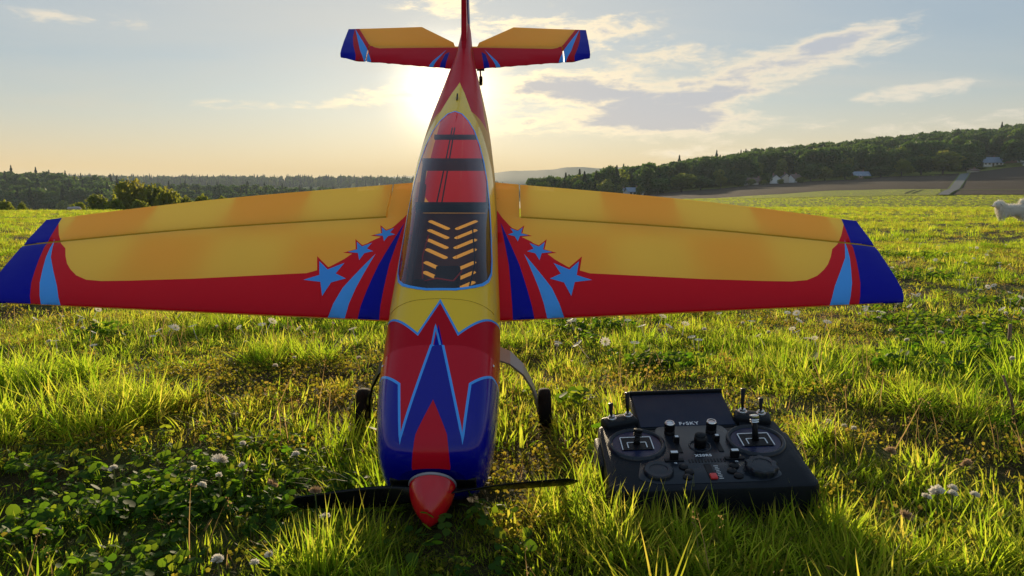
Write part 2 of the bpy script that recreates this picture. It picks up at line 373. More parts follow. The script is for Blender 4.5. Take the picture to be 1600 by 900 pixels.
for k in range(5):
    V, F, T_ = [], [], []
    for i in range(8):
        a = GR.uniform(0, 6.28); r = .034*math.sqrt(GR.random()); h = GR.uniform(.010, .032); cx, cy = r*math.cos(a), r*math.sin(a); tn = GR.random()
        blade(V, F, T_, (cx*.5, cy*.5, -.004), a, h*1.1, .0006, .4, .1, tn, 2)
        if k < 3:
            rot = GR.uniform(0, 6.28); lr = GR.uniform(.0038, .0058)
            tx, ty = GR.gauss(0, .35), GR.gauss(0, .35)
            for q in range(3):
                t = rot+q*2.094; leaf_disc(V, F, T_, (cx+math.cos(t)*lr*.95, cy+math.sin(t)*lr*.95, h+(tx*math.cos(t)+ty*math.sin(t))*lr), lr, (-tx+.35*math.cos(t), -ty+.35*math.sin(t), 1), tn)
        else:
            leaf_disc(V, F, T_, (cx, cy, h*.7), GR.uniform(.0055, .0095), (GR.gauss(0, .5), GR.gauss(0, .5), 1), tn, 9)
    lib_obj('clover', 'clover_patch', V, F, M_CLOVER, T_)
for k in range(3):
    V, F, T_ = [], [], []
    for i in range(34):
        a = GR.uniform(0, 6.28); r = .03*math.sqrt(GR.random()); h = GR.uniform(.004, .022); 
        leaf_disc(V, F, T_, (r*math.cos(a), r*math.sin(a), h), GR.uniform(.0016, .0036), (GR.gauss(0, 1), GR.gauss(0, 1), 1), GR.random(), 5)
    lib_obj('herb', 'herb_patch', V, F, M_HERB, T_)
for k in range(3):                     # seed stalks with small dry heads
    V, F, T_ = [], [], []
    for i in range(3):
        az = GR.uniform(0, 6.28); L = GR.uniform(.06, .10); ln = GR.uniform(.1, .5)
        blade(V, F, T_, (GR.uniform(-.02, .02), GR.uniform(-.02, .02), 0), az, L, .0007, ln, .3, GR.random(), 5)
        tip = Vector(V[-1])
        for q in range(9):
            leaf_disc(V, F, T_, tip+Vector((GR.gauss(0, .0022), GR.gauss(0, .0022), GR.uniform(-.012, .002))), .0011, (GR.gauss(0, 1), GR.gauss(0, 1), GR.gauss(0, 1)), GR.random(), 4)
    lib_obj('stalk', 'seed_stalk', V, F, M_DRY, T_)

# plane and transmitter footprints stay clear of roots
def on_ground(u, v):
    p = math.atan2(450-321.5, 1134.1); a = math.atan2(v-450, 1134.1)+p
    d = CAM_H/math.tan(a); return ((u-800)/1134.1*(d*math.cos(p)+CAM_H*math.sin(p)), d)
RADIO_C, RADIO_ROT = Vector((.220, .815)), R_(0.)
def in_radio(x, y, m=0.):
    q = Matrix.Rotation(-RADIO_ROT, 2) @ (Vector((x, y))-RADIO_C); return abs(q.x) < .110+m and -.066-m < q.y < .090+m
def near_nose(x, y): return math.hypot((x+.085)/.055, (y-.79)/.075) < 1
def scatter_group(obj_name, pts, keys, label, cat):
    """pts: (x, y, z, rotz, tilt_x, tilt_y, scale, index); one geometry-nodes object that instances the library meshes"""
    lib = bpy.data.collections.new(obj_name+'_library')
    objs = []
    for key in keys: objs += LIB[key]
    for i, o in enumerate(objs): o.name = '%03d_' % i + o.name; lib.objects.link(o)
    me = bpy.data.meshes.new(obj_name); me.from_pydata([p[:3] for p in pts], [], [])
    a = me.attributes.new('rot', 'FLOAT_VECTOR', 'POINT'); a.data.foreach_set('vector', [c for p in pts for c in (p[4], p[5], p[3])])
    a = me.attributes.new('scl', 'FLOAT', 'POINT'); a.data.foreach_set('value', [p[6] for p in pts])
    a = me.attributes.new('idx', 'INT', 'POINT'); a.data.foreach_set('value', [p[7] for p in pts])
    o = bpy.data.objects.new(obj_name, me); COL.objects.link(o)
    ng = bpy.data.node_groups.new(obj_name, 'GeometryNodeTree')
    ng.interface.new_socket('Geometry', in_out='INPUT', socket_type='NodeSocketGeometry'); ng.interface.new_socket('Geometry', in_out='OUTPUT', socket_type='NodeSocketGeometry')
    gi = ng.nodes.new('NodeGroupInput'); go = ng.nodes.new('NodeGroupOutput')
    ci = ng.nodes.new('GeometryNodeCollectionInfo'); ci.inputs['Collection'].default_value = lib; ci.inputs['Separate Children'].default_value = True; ci.inputs['Reset Children'].default_value = True
    ip = ng.nodes.new('GeometryNodeInstanceOnPoints'); ip.inputs['Pick Instance'].default_value = True
    def named(nm, ty):
        nd = ng.nodes.new('GeometryNodeInputNamedAttribute'); nd.data_type = ty; nd.inputs[0].default_value = nm; return nd.outputs[0]
    L = ng.links
    L.new(gi.outputs[0], ip.inputs['Points']); L.new(ci.outputs[0], ip.inputs['Instance']); L.new(named('idx', 'INT'), ip.inputs['Instance Index'])
    L.new(named('rot', 'FLOAT_VECTOR'), ip.inputs['Rotation']); L.new(named('scl', 'FLOAT'), ip.inputs['Scale']); L.new(ip.outputs[0], go.inputs[0])
    md = o.modifiers.new('scatter', 'NODES'); md.node_group = ng
    return tag(o, label, cat, kind='stuff')
KEYS = ['lush', 'mid', 'turf', 'dry', 'broad', 'clover', 'herb', 'stalk']
START = {}; c_ = 0
for k in KEYS: START[k] = c_; c_ += len(LIB[k])
pts = {'grass': [], 'clover': []}
def put(key, x, y, s, tilt=.15):
    g = 'grass'
    pts[g].append((x, y, ground_z(x, y), GR.uniform(0, 6.283), GR.gauss(0, tilt), GR.gauss(0, tilt), s, START[key]+GR.randrange(len(LIB[key]))))
def nz(x, y, s, o): return noise.noise(Vector((x*s, y*s, o)))
# tall tussocks where the photograph has them: (pixel u, v of the root, spread, count, scale)
TUS = [(120, 655, .13, 46, 1.05), (40, 600, .12, 30, 1.0), (230, 640, .08, 16, .9), (455, 560, .10, 26, .95), (560, 505, .12, 22, .9), (335, 510, .10, 16, .9),
       (545, 885, .04, 16, .85), (505, 830, .022, 7, .6), (575, 835, .018, 4, .55), (610, 895, .025, 6, .55), (480, 890, .03, 6, .9), (1010, 860, .06, 18, .62), (1110, 870, .06, 20, .58), (1210, 865, .055, 18, .62), (1060, 820, .03, 3, .7), (940, 830, .03, 8, .8), (1320, 850, .06, 12, .7),
       (880, 800, .035, 12, .8), (930, 760, .03, 10, .8), (1480, 640, .09, 24, .8), (1380, 560, .10, 20, .8), (1540, 560, .12, 26, .85), (1290, 690, .05, 10, .7), (1250, 540, .1, 18, .8), (1000, 540, .12, 16, .75), (1570, 870, .04, 10, .8), (1450, 880, .04, 10, .7)]
for (u, v, sp, n, sc) in TUS:
    cx, cy = on_ground(u, v)
    for i in range(n):
        a = GR.uniform(0, 6.28); r = sp*math.sqrt(GR.random()); x, y = cx+r*math.cos(a), cy+r*math.sin(a)*.8
        if in_radio(x, y, .004) or near_nose(x, y): continue
        # outer tufts lean outwards
        pts['grass'].append((x, y, ground_z(x, y), GR.uniform(0, 6.283), -math.sin(a)*.75*r/sp+GR.gauss(0, .15), math.cos(a)*.75*r/sp+GR.gauss(0, .15), sc*GR.uniform(.7, 1.15), START['lush']+GR.randrange(4)))
def zone(d0, d1, per_m2, smul, half=54.):
    area = R_(2*half)*.5*(d1*d1-d0*d0); n = int(area*per_m2)
    for i in range(n):
        d = math.sqrt(GR.uniform(d0*d0, d1*d1)); a = R_(GR.uniform(-half, half)); x, y = d*math.sin(a), d*math.cos(a)
        if in_radio(x, y, .0) or near_nose(x, y): continue
        if y > 60 and x < 0: continue
        f1 = nz(x, y, 1.6, 0.)+.5*nz(x, y, 4.1, 5.); f2 = nz(x, y, 2.2, 20.)+.5*nz(x, y, 5.7, 31.); f3 = nz(x, y, 1.1, 40.)
        clov = max(0, 1-math.hypot((x+.45)/.36, (y-.84)/.19))          # clover patch in the left foreground
        bare = max(0, 1-math.hypot((x+.50)/.42, (y-1.42)/.30))+max(0, 1-math.hypot((x-.02)/.16, (y-.86)/.24))*1.2+max(0, 1-math.hypot((x+.22)/.10, (y-.72)/.09))
        q = GR.random(); s = smul*GR.uniform(.75, 1.25)
        if math.hypot((x+.075)/.085, (y-.70)/.16) < 1 or (-.26 < x < -.06 and .58 < y < .80 and x > -.26+.6*max(0, .66-y)) or (.10 < x < .34 and .62 < y < .76):      # short, trodden grass in front of the spinner and the transmitter
            put('turf' if q < .5 else 'herb' if q < .62 else 'mid', x, y, s*(.8 if q < .62 else .85 if x > .08 else .5)); put('clover' if q < .22 and x < .06 else 'broad' if q < .32 else 'turf' if q < .75 else 'dry', x+GR.gauss(0, .012), y+GR.gauss(0, .012), s*.8); continue
        if d < 3.2 and GR.random() < clov*1.5: put('clover', x, y, s*GR.uniform(.45, .85)); continue
        if d < 3.2 and GR.random() < bare*1.6:
            put('herb' if q < .5 else 'dry' if q < .8 else 'turf', x, y, s*.85); continue
        if f1 > .30: key = 'mid' if q < .75 else 'lush' if q < .82 else 'broad'
        elif f1 > -.1: key = 'mid' if q < .36 else 'turf' if q < .70 else 'broad' if q < .78 else 'herb' if q < .90 else 'dry'
        else: key = 'turf' if q < .42 else 'dry' if q < .66 else 'herb' if q < .86 else 'mid'
        if f2 > .35 and q > .45 and d < 6: key = 'clover'
        if f3 < -.35 and q < .25: key = 'dry'
        if d < 4 and GR.random() < .022: key = 'stalk'
        put(key, x, y, s*(.9+.35*max(-.6, min(1, f1))), .18)
zone(.30, 1.0, 2900, .90); zone(1.0, 2.6, 1800, 1.0); zone(2.6, 8., 480, 1.2); zone(8., 24., 70, 1.9); zone(24., 62., 12, 3.2)
for i in range(20000):       # the rise behind, and the young crop beyond it
    if i < 11000: d = math.sqrt(GR.uniform(50*50, 126*126)); u = GR.uniform(830, 1640); sc = GR.uniform(3., 5.)
    else:
        u = GR.uniform(1042, 1463); d = GR.uniform(126, lerp(126, 222, min(1, max(0, (u-1040)/160))**.7)); sc = GR.uniform(3.5, 5.5)
        du = u-1409-16*(d-140)/65
        if 138 < d < 207 and (abs(du) < 2.5 or abs(du-11) < 2.5): continue
    x, y = uv_xy(u, d); put('turf' if i % 3 else 'mid', x, y, sc)
scatter_group('grass', pts['grass'], KEYS, 'green and yellow meadow grass with clover and dry herbs', 'grass')
# ---------------------------------------------------------------- aeroplane geometry (metres, nose tip at 0, tail along +y)
def pchip(xs, ys):
    n = len(xs); h = [xs[i+1]-xs[i] for i in range(n-1)]; d = [(ys[i+1]-ys[i])/h[i] for i in range(n-1)]
    m = [d[0]] + [0.0 if d[i-1]*d[i] <= 0 else 2*d[i-1]*d[i]/(d[i-1]+d[i]) for i in range(1, n-1)] + [d[-1]]
    def f(x):
        x = min(max(x, xs[0]), xs[-1]); i = 0
        while i < n-2 and x > xs[i+1]: i += 1
        t = (x-xs[i])/h[i]; t2 = t*t; t3 = t2*t
        return (2*t3-3*t2+1)*ys[i]+(t3-2*t2+t)*h[i]*m[i]+(3*t2-2*t3)*ys[i+1]+(t3-t2)*h[i]*m[i+1]
    return f
FY = [.052, .055, .062, .075, .10, .14, .185, .27, .33, .40, .48, .56, .645, .72, .78, .86, .95, 1.06]
F_TOP = pchip(FY, [.026, .033, .042, .050, .057, .062, .066, .074, .088, .101, .107, .103, .090, .074, .062, .052, .045, .040])
F_BOT = pchip(FY, [-.034, -.046, -.060, -.070, -.079, -.085, -.089, -.092, -.092, -.091, -.089, -.086, -.080, -.070, -.060, -.044, -.028, -.015])
F_W = pchip(FY, [.036, .045, .054, .060, .065, .069, .071, .072, .071, .069, .067, .064, .058, .051, .0435, .032, .0185, .009])
F_N = pchip(FY, [2.6, 2.7, 2.9, 3.0, 3.1, 3.1, 3.0, 2.6, 2.3, 2.15, 2.1, 2.1, 2.1, 2.1, 2.1, 2.1, 2.1, 2.1])
F_ZC = pchip([.052, .3, .645, 1.06], [-.008, -.012, -.005, .012])
def fus_pt(s, y, off=0.0):
    w, zt, zb, n, zc = F_W(y)+off, F_TOP(y)+off, F_BOT(y)-off, F_N(y), F_ZC(y)
    a, c = math.sin(s), math.cos(s)
    if c < 0: n = 2.8
    r = (abs(a)**n+abs(c)**n)**(-1.0/n)
    return (w*r*a, y, zc+(zt-zc)*r*c if c >= 0 else zc+(zc-zb)*r*c)
def phi_of(s, y):
    e = 2.0/(F_N(y) if abs(s) <= math.pi/2 else 2.8)
    return math.copysign(math.atan2(abs(math.sin(s))**e, math.copysign(abs(math.cos(s))**e, math.cos(s))), s)

# ---------------------------------------------------------------- covering films and other plane materials
def mat_film(name, col, trans=.35, tcol=None, rough=.32, coat=.0):
    m = bpy.data.materials.new(name); m.use_nodes = True; t = NT(m.node_tree)
    tc = t.add('ShaderNodeTexCoord').outputs['Object']
    nzv = t.noise(tc, 9., 5, .6)
    c = t.mix(t.math('MULTIPLY', nzv, .35), tuple(col)+(1,), tuple(x*.78 for x in col)+(1,))
    wr = t.math('ADD', t.noise(t.vmath('MULTIPLY', tc, (1., 2.2, 1.)), 26., 3, .5), t.math('MULTIPLY', t.math('SINE', t.math('MULTIPLY', t.add('ShaderNodeSeparateXYZ', {0: tc}).outputs[0], 125.)), .35))
    b = t.add('ShaderNodeBump', {'Height': wr, 'Strength': .10, 'Distance': .003})
    p = t.add('ShaderNodeBsdfPrincipled', {'Base Color': c, 'Roughness': t.step(nzv, .3, .7, rough*.9, rough*1.2), 'Specular IOR Level': .14, 'Coat Weight': coat, 'Coat Roughness': .12, 'Normal': b.outputs[0]})
    out = p.outputs[0]
    if trans:
        tr = t.add('ShaderNodeBsdfTranslucent', {'Color': tuple(tcol or col)+(1,)}); mx = t.add('ShaderNodeMixShader', {0: trans})
        t.l.new(out, mx.inputs[1]); t.l.new(tr.outputs[0], mx.inputs[2]); out = mx.outputs[0]
    t.l.new(out, t.add('ShaderNodeOutputMaterial').inputs[0]); return m
C_YEL, C_RED, C_BLU, C_LBL = (.76, .53, .085), (.60, .006, .022), (.0005, .002, .33), (.08, .39, 1.0)
F_YEL = mat_film('yellow_film', C_YEL, .42, (.90, .66, .14)); F_RED = mat_film('red_film', C_RED, .22, (.7, .03, .03)); F_BLU = mat_film('blue_film', C_BLU, .05); F_LBL = mat_film('light_blue_film', C_LBL, .15)
F_GAP = mat_film('dark_gold_hinge_film', (.50, .31, .02), .05); F_WHT = mat_film('white_film', (.8, .78, .72), .42, (.9, .88, .8)); F_ORG = mat_film('orange_under_film', (.74, .22, .06), .42, (.92, .46, .10))
P_YEL = mat_film('yellow_paint', (.98, .60, .035), .0, rough=.2, coat=.22); P_RED = mat_film('red_paint', C_RED, .0, rough=.2, coat=.2); P_BLU = mat_film('blue_paint', (.001, .003, .30), .0, rough=.14, coat=.5); P_LBL = mat_film('light_blue_paint', C_LBL, 0, rough=.25, coat=.15)
M_BLACK = mat_basic('black_plastic', (.007, .007, .009), .42, spec=.2, bump=.05, bscale=900); M_CARBON = mat_basic('carbon_fibre', (.006, .006, .007), .28, spec=.25)
M_RUBBER = mat_basic('tyre_rubber', (.008, .008, .008), .8, spec=.1); M_PLY = mat_basic('plywood', (.13, .055, .035), .7, spec=.1, var=.25, vscale=60, trans=.18, tcol=(.4, .14, .06))
M_SPIN = mat_basic('red_spinner', (.55, .006, .014), .14, spec=.35, coat=.4, var=.05); M_SILVER = mat_basic('silver_strut_paint', (.30, .30, .33), .4, metal=.2); M_METAL = mat_basic('bright_metal', (.7, .7, .7), .25, metal=1.)
M_WHITE = mat_basic('white_paint', (.75, .75, .75), .4)
def mat_glass(name, tint, refl=1.35):
    m = bpy.data.materials.new(name); m.use_nodes = True; t = NT(m.node_tree)
    tr = t.add('ShaderNodeBsdfTransparent', {'Color': tint+(1,)}); gl = t.add('ShaderNodeBsdfGlossy', {'Color': (.9, .93, 1., 1), 'Roughness': .06})
    nzv = t.noise(t.add('ShaderNodeTexCoord').outputs['Object'], 14., 3, .5)
    f = t.math('ADD', t.add('ShaderNodeFresnel', {'IOR': refl}).outputs[0], t.math('MULTIPLY', nzv, .04), clamp=True)
    mx = t.add('ShaderNodeMixShader', {0: f}); t.l.new(tr.outputs[0], mx.inputs[1]); t.l.new(gl.outputs[0], mx.inputs[2])
    t.l.new(mx.outputs[0], t.add('ShaderNodeOutputMaterial').inputs[0]); return m
M_CANOPY = mat_glass('smoked_canopy', (.86, .66, .60), 1.5)

# ---------------------------------------------------------------- 2-D region mesher
def inside(p, poly):
    x, y = p; c = False; n = len(poly); j = n-1
    for i in range(n):
        xi, yi = poly[i]; xj, yj = poly[j]
        if (yi > y) != (yj > y) and x < (xj-xi)*(y-yi)/(yj-yi)+xi: c = not c
        j = i
    return c
def stroke(line, wd, closed=False):
    """a polyline as quads of width wd with filled joints"""
    out = []
    L = [Vector(p) for p in line]; n = len(L)
    nr = []
    for i in range(n):
        ds = []
        if i > 0: ds.append((L[i]-L[i-1]).normalized())
        if i < n-1: ds.append((L[i+1]-L[i]).normalized())
        if len(ds) == 1: nr.append(Vector((-ds[0].y, ds[0].x)))
        else:
            b = Vector((-ds[0].y, ds[0].x))+Vector((-ds[1].y, ds[1].x)); b.normalize(); k = max(.3, b.dot(Vector((-ds[0].y, ds[0].x)))); nr.append(b/k)
    for i in range(n-1):
        out.append([tuple(L[i]+nr[i]*wd/2), tuple(L[i+1]+nr[i+1]*wd/2), tuple(L[i+1]-nr[i+1]*wd/2), tuple(L[i]-nr[i]*wd/2)])
    return out
def region_mesh(outline, grid, regions):
    """triangulate the outline with the grid points and region borders; returns 2-D verts, triangles and the region index of each (-1 none)"""
    vs = []; es = []
    def addpoly(poly):
        b = len(vs); n = len(poly)
        for p in poly: vs.append(Vector(p))
        for i in range(n): es.append((b+i, b+(i+1) % n))
    addpoly(outline)
    for poly, _ in regions: addpoly(poly)
    for p in grid: vs.append(Vector(p))
    V, E, F, *_ = geometry.delaunay_2d_cdt(vs, es, [], 0, 1e-5)
    T3, K = [], []
    for f in F:
        c = (sum(V[i].x for i in f)/len(f), sum(V[i].y for i in f)/len(f))
        if not inside(c, outline): continue
        k = -1
        for poly, idx in regions:
            if inside(c, poly): k = idx
        T3.append(tuple(f)); K.append(k)
    return V, T3, K
def compact(V, F):
    used = sorted({i for f in F for i in f}); mp = {i: k for k, i in enumerate(used)}
    return [V[i] for i in used], [tuple(mp[i] for i in f) for f in F]
def dense(poly, step, closed=True):
    out = []; n = len(poly)
    for i in range(n if closed else n-1):
        a, b = Vector(poly[i]), Vector(poly[(i+1) % n]); m = max(1, int((b-a).length/step))
        for k in range(m): out.append(tuple(a.lerp(b, k/m)))
    if not closed: out.append(tuple(poly[-1]))
    return out
def flip_fix(o):
    bm = bmesh.new(); bm.from_mesh(o.data); bmesh.ops.remove_doubles(bm, verts=bm.verts, dist=2e-5); bmesh.ops.recalc_face_normals(bm, faces=bm.faces); bm.to_mesh(o.data); bm.free()

PLANE = empty('model_aeroplane', (-.0855, .7181, .005), (R_(39.09), R_(.09), R_(.574)))
tag(PLANE, 'red, yellow and blue model aeroplane standing on its nose and wheels with tail raised', 'aeroplane')

# ---------------------------------------------------------------- fuselage, cowl and canopy from one skin
def sy(lst): return [(-s, y) for s, y in reversed(lst) if s > 0]+lst        # mirror a list that starts at s = 0 going right
R0 = .07                                                                    # metres of arc per radian in the flat pattern
def s_to_X(s, y):
    return math.copysign(abs(math.sin(s))**(2.0/F_N(y)), s) if abs(s) < 1.45 else s*10
def X_to_s(X, y):
    a = min(1, abs(X)); return math.copysign(math.atan2(a, max(0., 1-a**F_N(y))**(1/F_N(y))), X)
def fl(poly): return [(phi_of(s, y)*R0, y) for s, y in poly]
def flx(poly, closed=True):
    """pattern edges that run straight across the top of the body"""
    out = []; n = len(poly)
    for i in range(n if closed else n-1):
        (sa, ya), (sb, yb) = poly[i], poly[(i+1) % n]
        if max(abs(sa), abs(sb)) >= 1.45: out.append((phi_of(sa, ya)*R0, ya)); continue
        xa, xb = s_to_X(sa, ya)*F_W(ya), s_to_X(sb, yb)*F_W(yb)
        for k in range(12):
            t = k/12; y = lerp(ya, yb, t); out.append((X_to_s(lerp(xa, xb, t)/F_W(y), y)*R0, y))
    if not closed: out.append((phi_of(*poly[-1])*R0, poly[-1][1]))
    return out
SEAM = .187
def fus_sheet(name, y0, y1, s0, s1, regions, mats, parent, ns=56, ny=40, off=0., hole=None, ys=None):
    outline = dense([(s0*R0, y0), (s1*R0, y0), (s1*R0, y1), (s0*R0, y1)], .006)
    ys = ys or [lerp(y0, y1, j/ny) for j in range(1, ny)]
    grid = [(lerp(s0, s1, i/ns)*R0, y) for i in range(1, ns) for y in ys]
    V, F, K = region_mesh(outline, grid, [(dense(p, .006), k) for p, k in regions])
    if hole is not None: keep = [i for i in range(len(F)) if K[i] != hole]; F = [F[i] for i in keep]; K = [K[i] for i in keep]
    P = [fus_pt(v.x/R0, v.y, off) for v in V]; P, F = compact(P, F)
    o = make(name, P, F, mats, parent, True, [max(0, k) for k in K]); flip_fix(o); return o
BZ = [(-1.75, .172), (-1.02, .163), (-.43, .140), (-.42, .0745), (-.030, .188), (-.012, .190), (0, .2185), (.42, .0745), (.43, .140), (1.02, .163), (1.75, .172)]       # edge of the blue nose flash
YZ = [(-1.45, .268), (-1.05, .250), (-.20, .2056), (0, .2541), (.20, .2056), (1.05, .250), (1.45, .268)]
blue = [(-3.141, .0500)]+[(-3.141, .172)]+BZ+[(3.141, .172), (3.141, .0500)]
tri = [(0, .1175), (.14, .0787), (.50, .0510), (-.50, .0510), (-.14, .0787)]
regs = [(flx(blue), 1), (flx(tri), 0)]
regs += [(q, 2) for q in stroke(flx(BZ, False), .0028)]+[(q, 2) for q in stroke(fl([(-3.141, .172), (-1.75, .172)]), .0028)]+[(q, 2) for q in stroke(fl([(1.75, .172), (3.141, .172)]), .0028)]
ysn = [.0535, .055, .057, .0595, .062, .0655, .07, .075, .081, .088]+[.096+.0075*i for i in range(12)]
fus_sheet('cowl', .0522, SEAM+.002, -3.141, 3.141, regs, [P_RED, P_BLU, P_LBL], PLANE, 80, off=.0006, ys=ysn)
for s_ in (-1.35, -.95, .95, 1.35):
    c_p = fus_pt(s_, SEAM-.007, .0008); o = G().lathe([(.0017, 0), (.0017, .0006), (.0012, .0009), (.0001, .0009)], 12).build('cowl_screw', M_METAL, PLANE, auto=40); o.location = c_p; o.rotation_euler = (0, s_, 0)
# cooling face behind the spinner; inlet blocks enlarged in black to imitate its shadow
rim = [fus_pt(2*math.pi*k/60, .0524) for k in range(60)]
make('cowl_front', [(0, .0535, -.004)]+rim, [(0, 1+(k+1) % 60, 1+k) for k in range(60)], P_BLU, PLANE)
for s in (-1, 1):
    g = G(); g.box((s*.034, .0545, -.006), (.026, .006, .020), ch=.0025); g.build('air_inlet', M_BLACK, PLANE, auto=40)
GL = sy([(0, .271), (.16, .2715), (.32, .2755), (.5, .282), (.68, .291), (.84, .304), (.95, .322), (.985, .345), (.985, .40), (.95, .45), (.87, .497), (.77, .533), (.65, .566), (.5, .598), (.34, .620), (.17, .638), (0, .645)][:-1]) 
GL = [(-s, y) for s, y in [(.17, .638), (.34, .620), (.5, .598), (.65, .566), (.77, .533), (.87, .497), (.95, .45), (.985, .40), (.985, .345), (.95, .322), (.84, .304), (.68, .291), (.5, .282), (.32, .2755), (.16, .2715)]]
GLR = [(-s, y) for s, y in reversed(GL)]
GLASS = [(0, .645)]+GL+[(0, .271)]+GLR
FRAME = [(0, .785), (-.20, .735), (-.42, .665), (-.75, .62), (-1.12, .55), (-1.28, .45), (-1.30, .34), (-1.25, .285), (-1.05, .262)]+[(1.05, .262), (1.25, .285), (1.30, .34), (1.28, .45), (1.12, .55), (.75, .62), (.42, .665), (.20, .735)]
FRAME[8:10] = [(-1.05, .262), (-.6, .2585), (-.2, .2572), (.2, .2572), (.6, .2585), (1.05, .262)]
SIDE_L = [(-3.141, .25), (-1.45, .268), (-1.2, .60), (-.95, .70), (-1.05, .86), (-1.2, 1.05), (-3.141, 1.05)]
SIDE_R = [(-s, y) for s, y in reversed(SIDE_L)]
YEL = [(-3.141, .268)]+YZ+[(3.141, .268), (3.141, .66), (1.0, .66), (.42, .665), (0, .785), (-.42, .665), (-1.0, .66), (-3.141, .66)]
BZ2 = [(s-.012 if y > .186 else s, y-.002 if y > .21 else y) for s, y in BZ]
regs = [(flx(blue), 3)]+[(q, 2) for q in stroke(flx(BZ2, False), .0024)]+[(flx(YEL), 1), (fl(SIDE_L), 1), (fl(SIDE_R), 1), (flx([(-1.6, .27)]+YZ+[(1.6, .27), (1.6, .40), (-1.6, .40)]), 4)]
regs += [(fl([(-1.55, .66), (-1.40, .66), (-1.15, 1.05), (-1.35, 1.05)]), 0), (fl([(1.40, .66), (1.55, .66), (1.35, 1.05), (1.15, 1.05)]), 0)]
regs += [(q, 2) for q in stroke(flx(YZ, False), .0026)]
regs += [(fl([(1.9, .61), (3.141, .61), (3.141, 1.05), (1.9, 1.05)]), 0), (fl([(-3.141, .61), (-1.9, .61), (-1.9, 1.05), (-3.141, 1.05)]), 0)]
regs += [(q, 2) for q in stroke(flx(YZ, False), .0026)]+[(fl(FRAME), 9)]
FUS = fus_sheet('fuselage', SEAM, 1.055, -3.141, 3.141, regs, [F_RED, F_YEL, F_LBL, F_BLU, P_YEL], PLANE, 56, 70, hole=9)
# canopy hatch: yellow frame with the smoked glass bubble let in
def poly_sheet(name, outline, regions, mats, parent, step, off, hole=None):
    o2 = dense(fl(outline), .005); xs = [p[0] for p in o2]; ys_ = [p[1] for p in o2]
    grid = []
    x = min(xs)
    while x < max(xs):
        y = min(ys_)
        while y < max(ys_):
            if inside((x, y), o2): grid.append((x, y))
            y += step*1.6
        x += step
    V, F, K = region_mesh(o2, grid, [(dense(p, .005), k) for p, k in regions])
    if hole is not None: keep = [i for i in range(len(F)) if K[i] != hole]; F = [F[i] for i in keep]; K = [K[i] for i in keep]
    P = [fus_pt(v.x/R0, v.y, off) for v in V]; P, F = compact(P, F)
    o = make(name, P, F, mats, parent, True, [max(0, k) for k in K]); flip_fix(o); return o
ring = stroke(fl(GLASS+[GLASS[0]]), .0030)
CAN = poly_sheet('canopy_hatch', FRAME, [(q, 1) for q in ring]+[(fl(GLASS), 8)], [P_YEL, P_LBL], PLANE, .005, .0004, hole=8)
poly_sheet('glass_bubble', GLASS, [], [M_CANOPY], CAN, .006, .0007)
for q in (ring,):
    vv = []; ff = []
    for s4 in q:
        b = len(vv); vv += [fus_pt(p[0]/R0, p[1], .0012) for p in s4]; ff.append((b, b+1, b+2, b+3))
    o = make('glass_trim', vv, ff, P_LBL, CAN); flip_fix(o)
g = G(); g.box((0, .705, F_TOP(.705)+.0025), (.0022, .018, .005), ch=.0006); g.build('hatch_latch', M_BLACK, CAN)

# ---------------------------------------------------------------- cockpit interior
slots = []
for yy in (.472, .4515, .4300, .4090, .3820, .3620, .3420):
    for s in (-1, 1):
        a, b = Vector((s*.0075, yy)), Vector((s*.0335, yy+.0165)); d = (b-a).normalized(); nv = Vector((-d.y, d.x))*.0046; p_ = []
        for k in range(7):
            t = math.pi*k/6; p_.append(tuple(b+nv*math.cos(t)+d*.0046*math.sin(t)))
        for k in range(7):
            t = math.pi*k/6; p_.append(tuple(a-nv*math.cos(t)-d*.0046*math.sin(t)))
        slots.append((p_, 5))
tray_out = [(-.060, .280), (.060, .280), (.058, .506), (-.058, .506)]
V, F, K = region_mesh(tray_out, [], slots); F = [F[i] for i in range(len(F)) if K[i] != 5]
P, F = compact([(v.x, v.y, 0.) for v in V], F); TR = make('equipment_tray', P, F, M_PLY, PLANE, False)
md = TR.modifiers.new('thickness', 'SOLIDIFY'); md.thickness = .003
for s in (-1, 1):
    g = G(); g.box((s*.052, .44, .006), (.006, .36, .010)); g.box((s*.055, .44, -.035), (.004, .36, .006)); g.build('longeron', M_PLY, PLANE)
for y_, zz, hh in ((.505, .012, .016), (.60, .022, .020), (.635, .05, .006), (.29, -.02, .06)):
    g = G(); ww = F_W(y_)*1.9*(.9 if zz < .04 else .62); g.box((0, y_, zz), (ww, .006, hh)); g.build('former', M_BLACK if y_ < .51 else M_PLY, PLANE)
g = G(); g.box((0, .345, .0105), (.034, .056, .016), ch=.003); g.build('battery', M_BLACK, PLANE)
g = G(); g.box((0, .345, .0190), (.035, .012, .001), ch=.0003); g.build('battery_strap', M_BLACK, PLANE)
g = G(); g.box((-.03, .325, .012), (.03, .04, .016), ch=.002); g.build('speed_controller', M_BLACK, PLANE)
g = G(); g.box((.026, .315, .010), (.022, .035, .012), ch=.002); g.build('receiver', M_BLACK, PLANE)
M_WIRE = mat_basic('red_wire', (.5, .01, .02), .4)
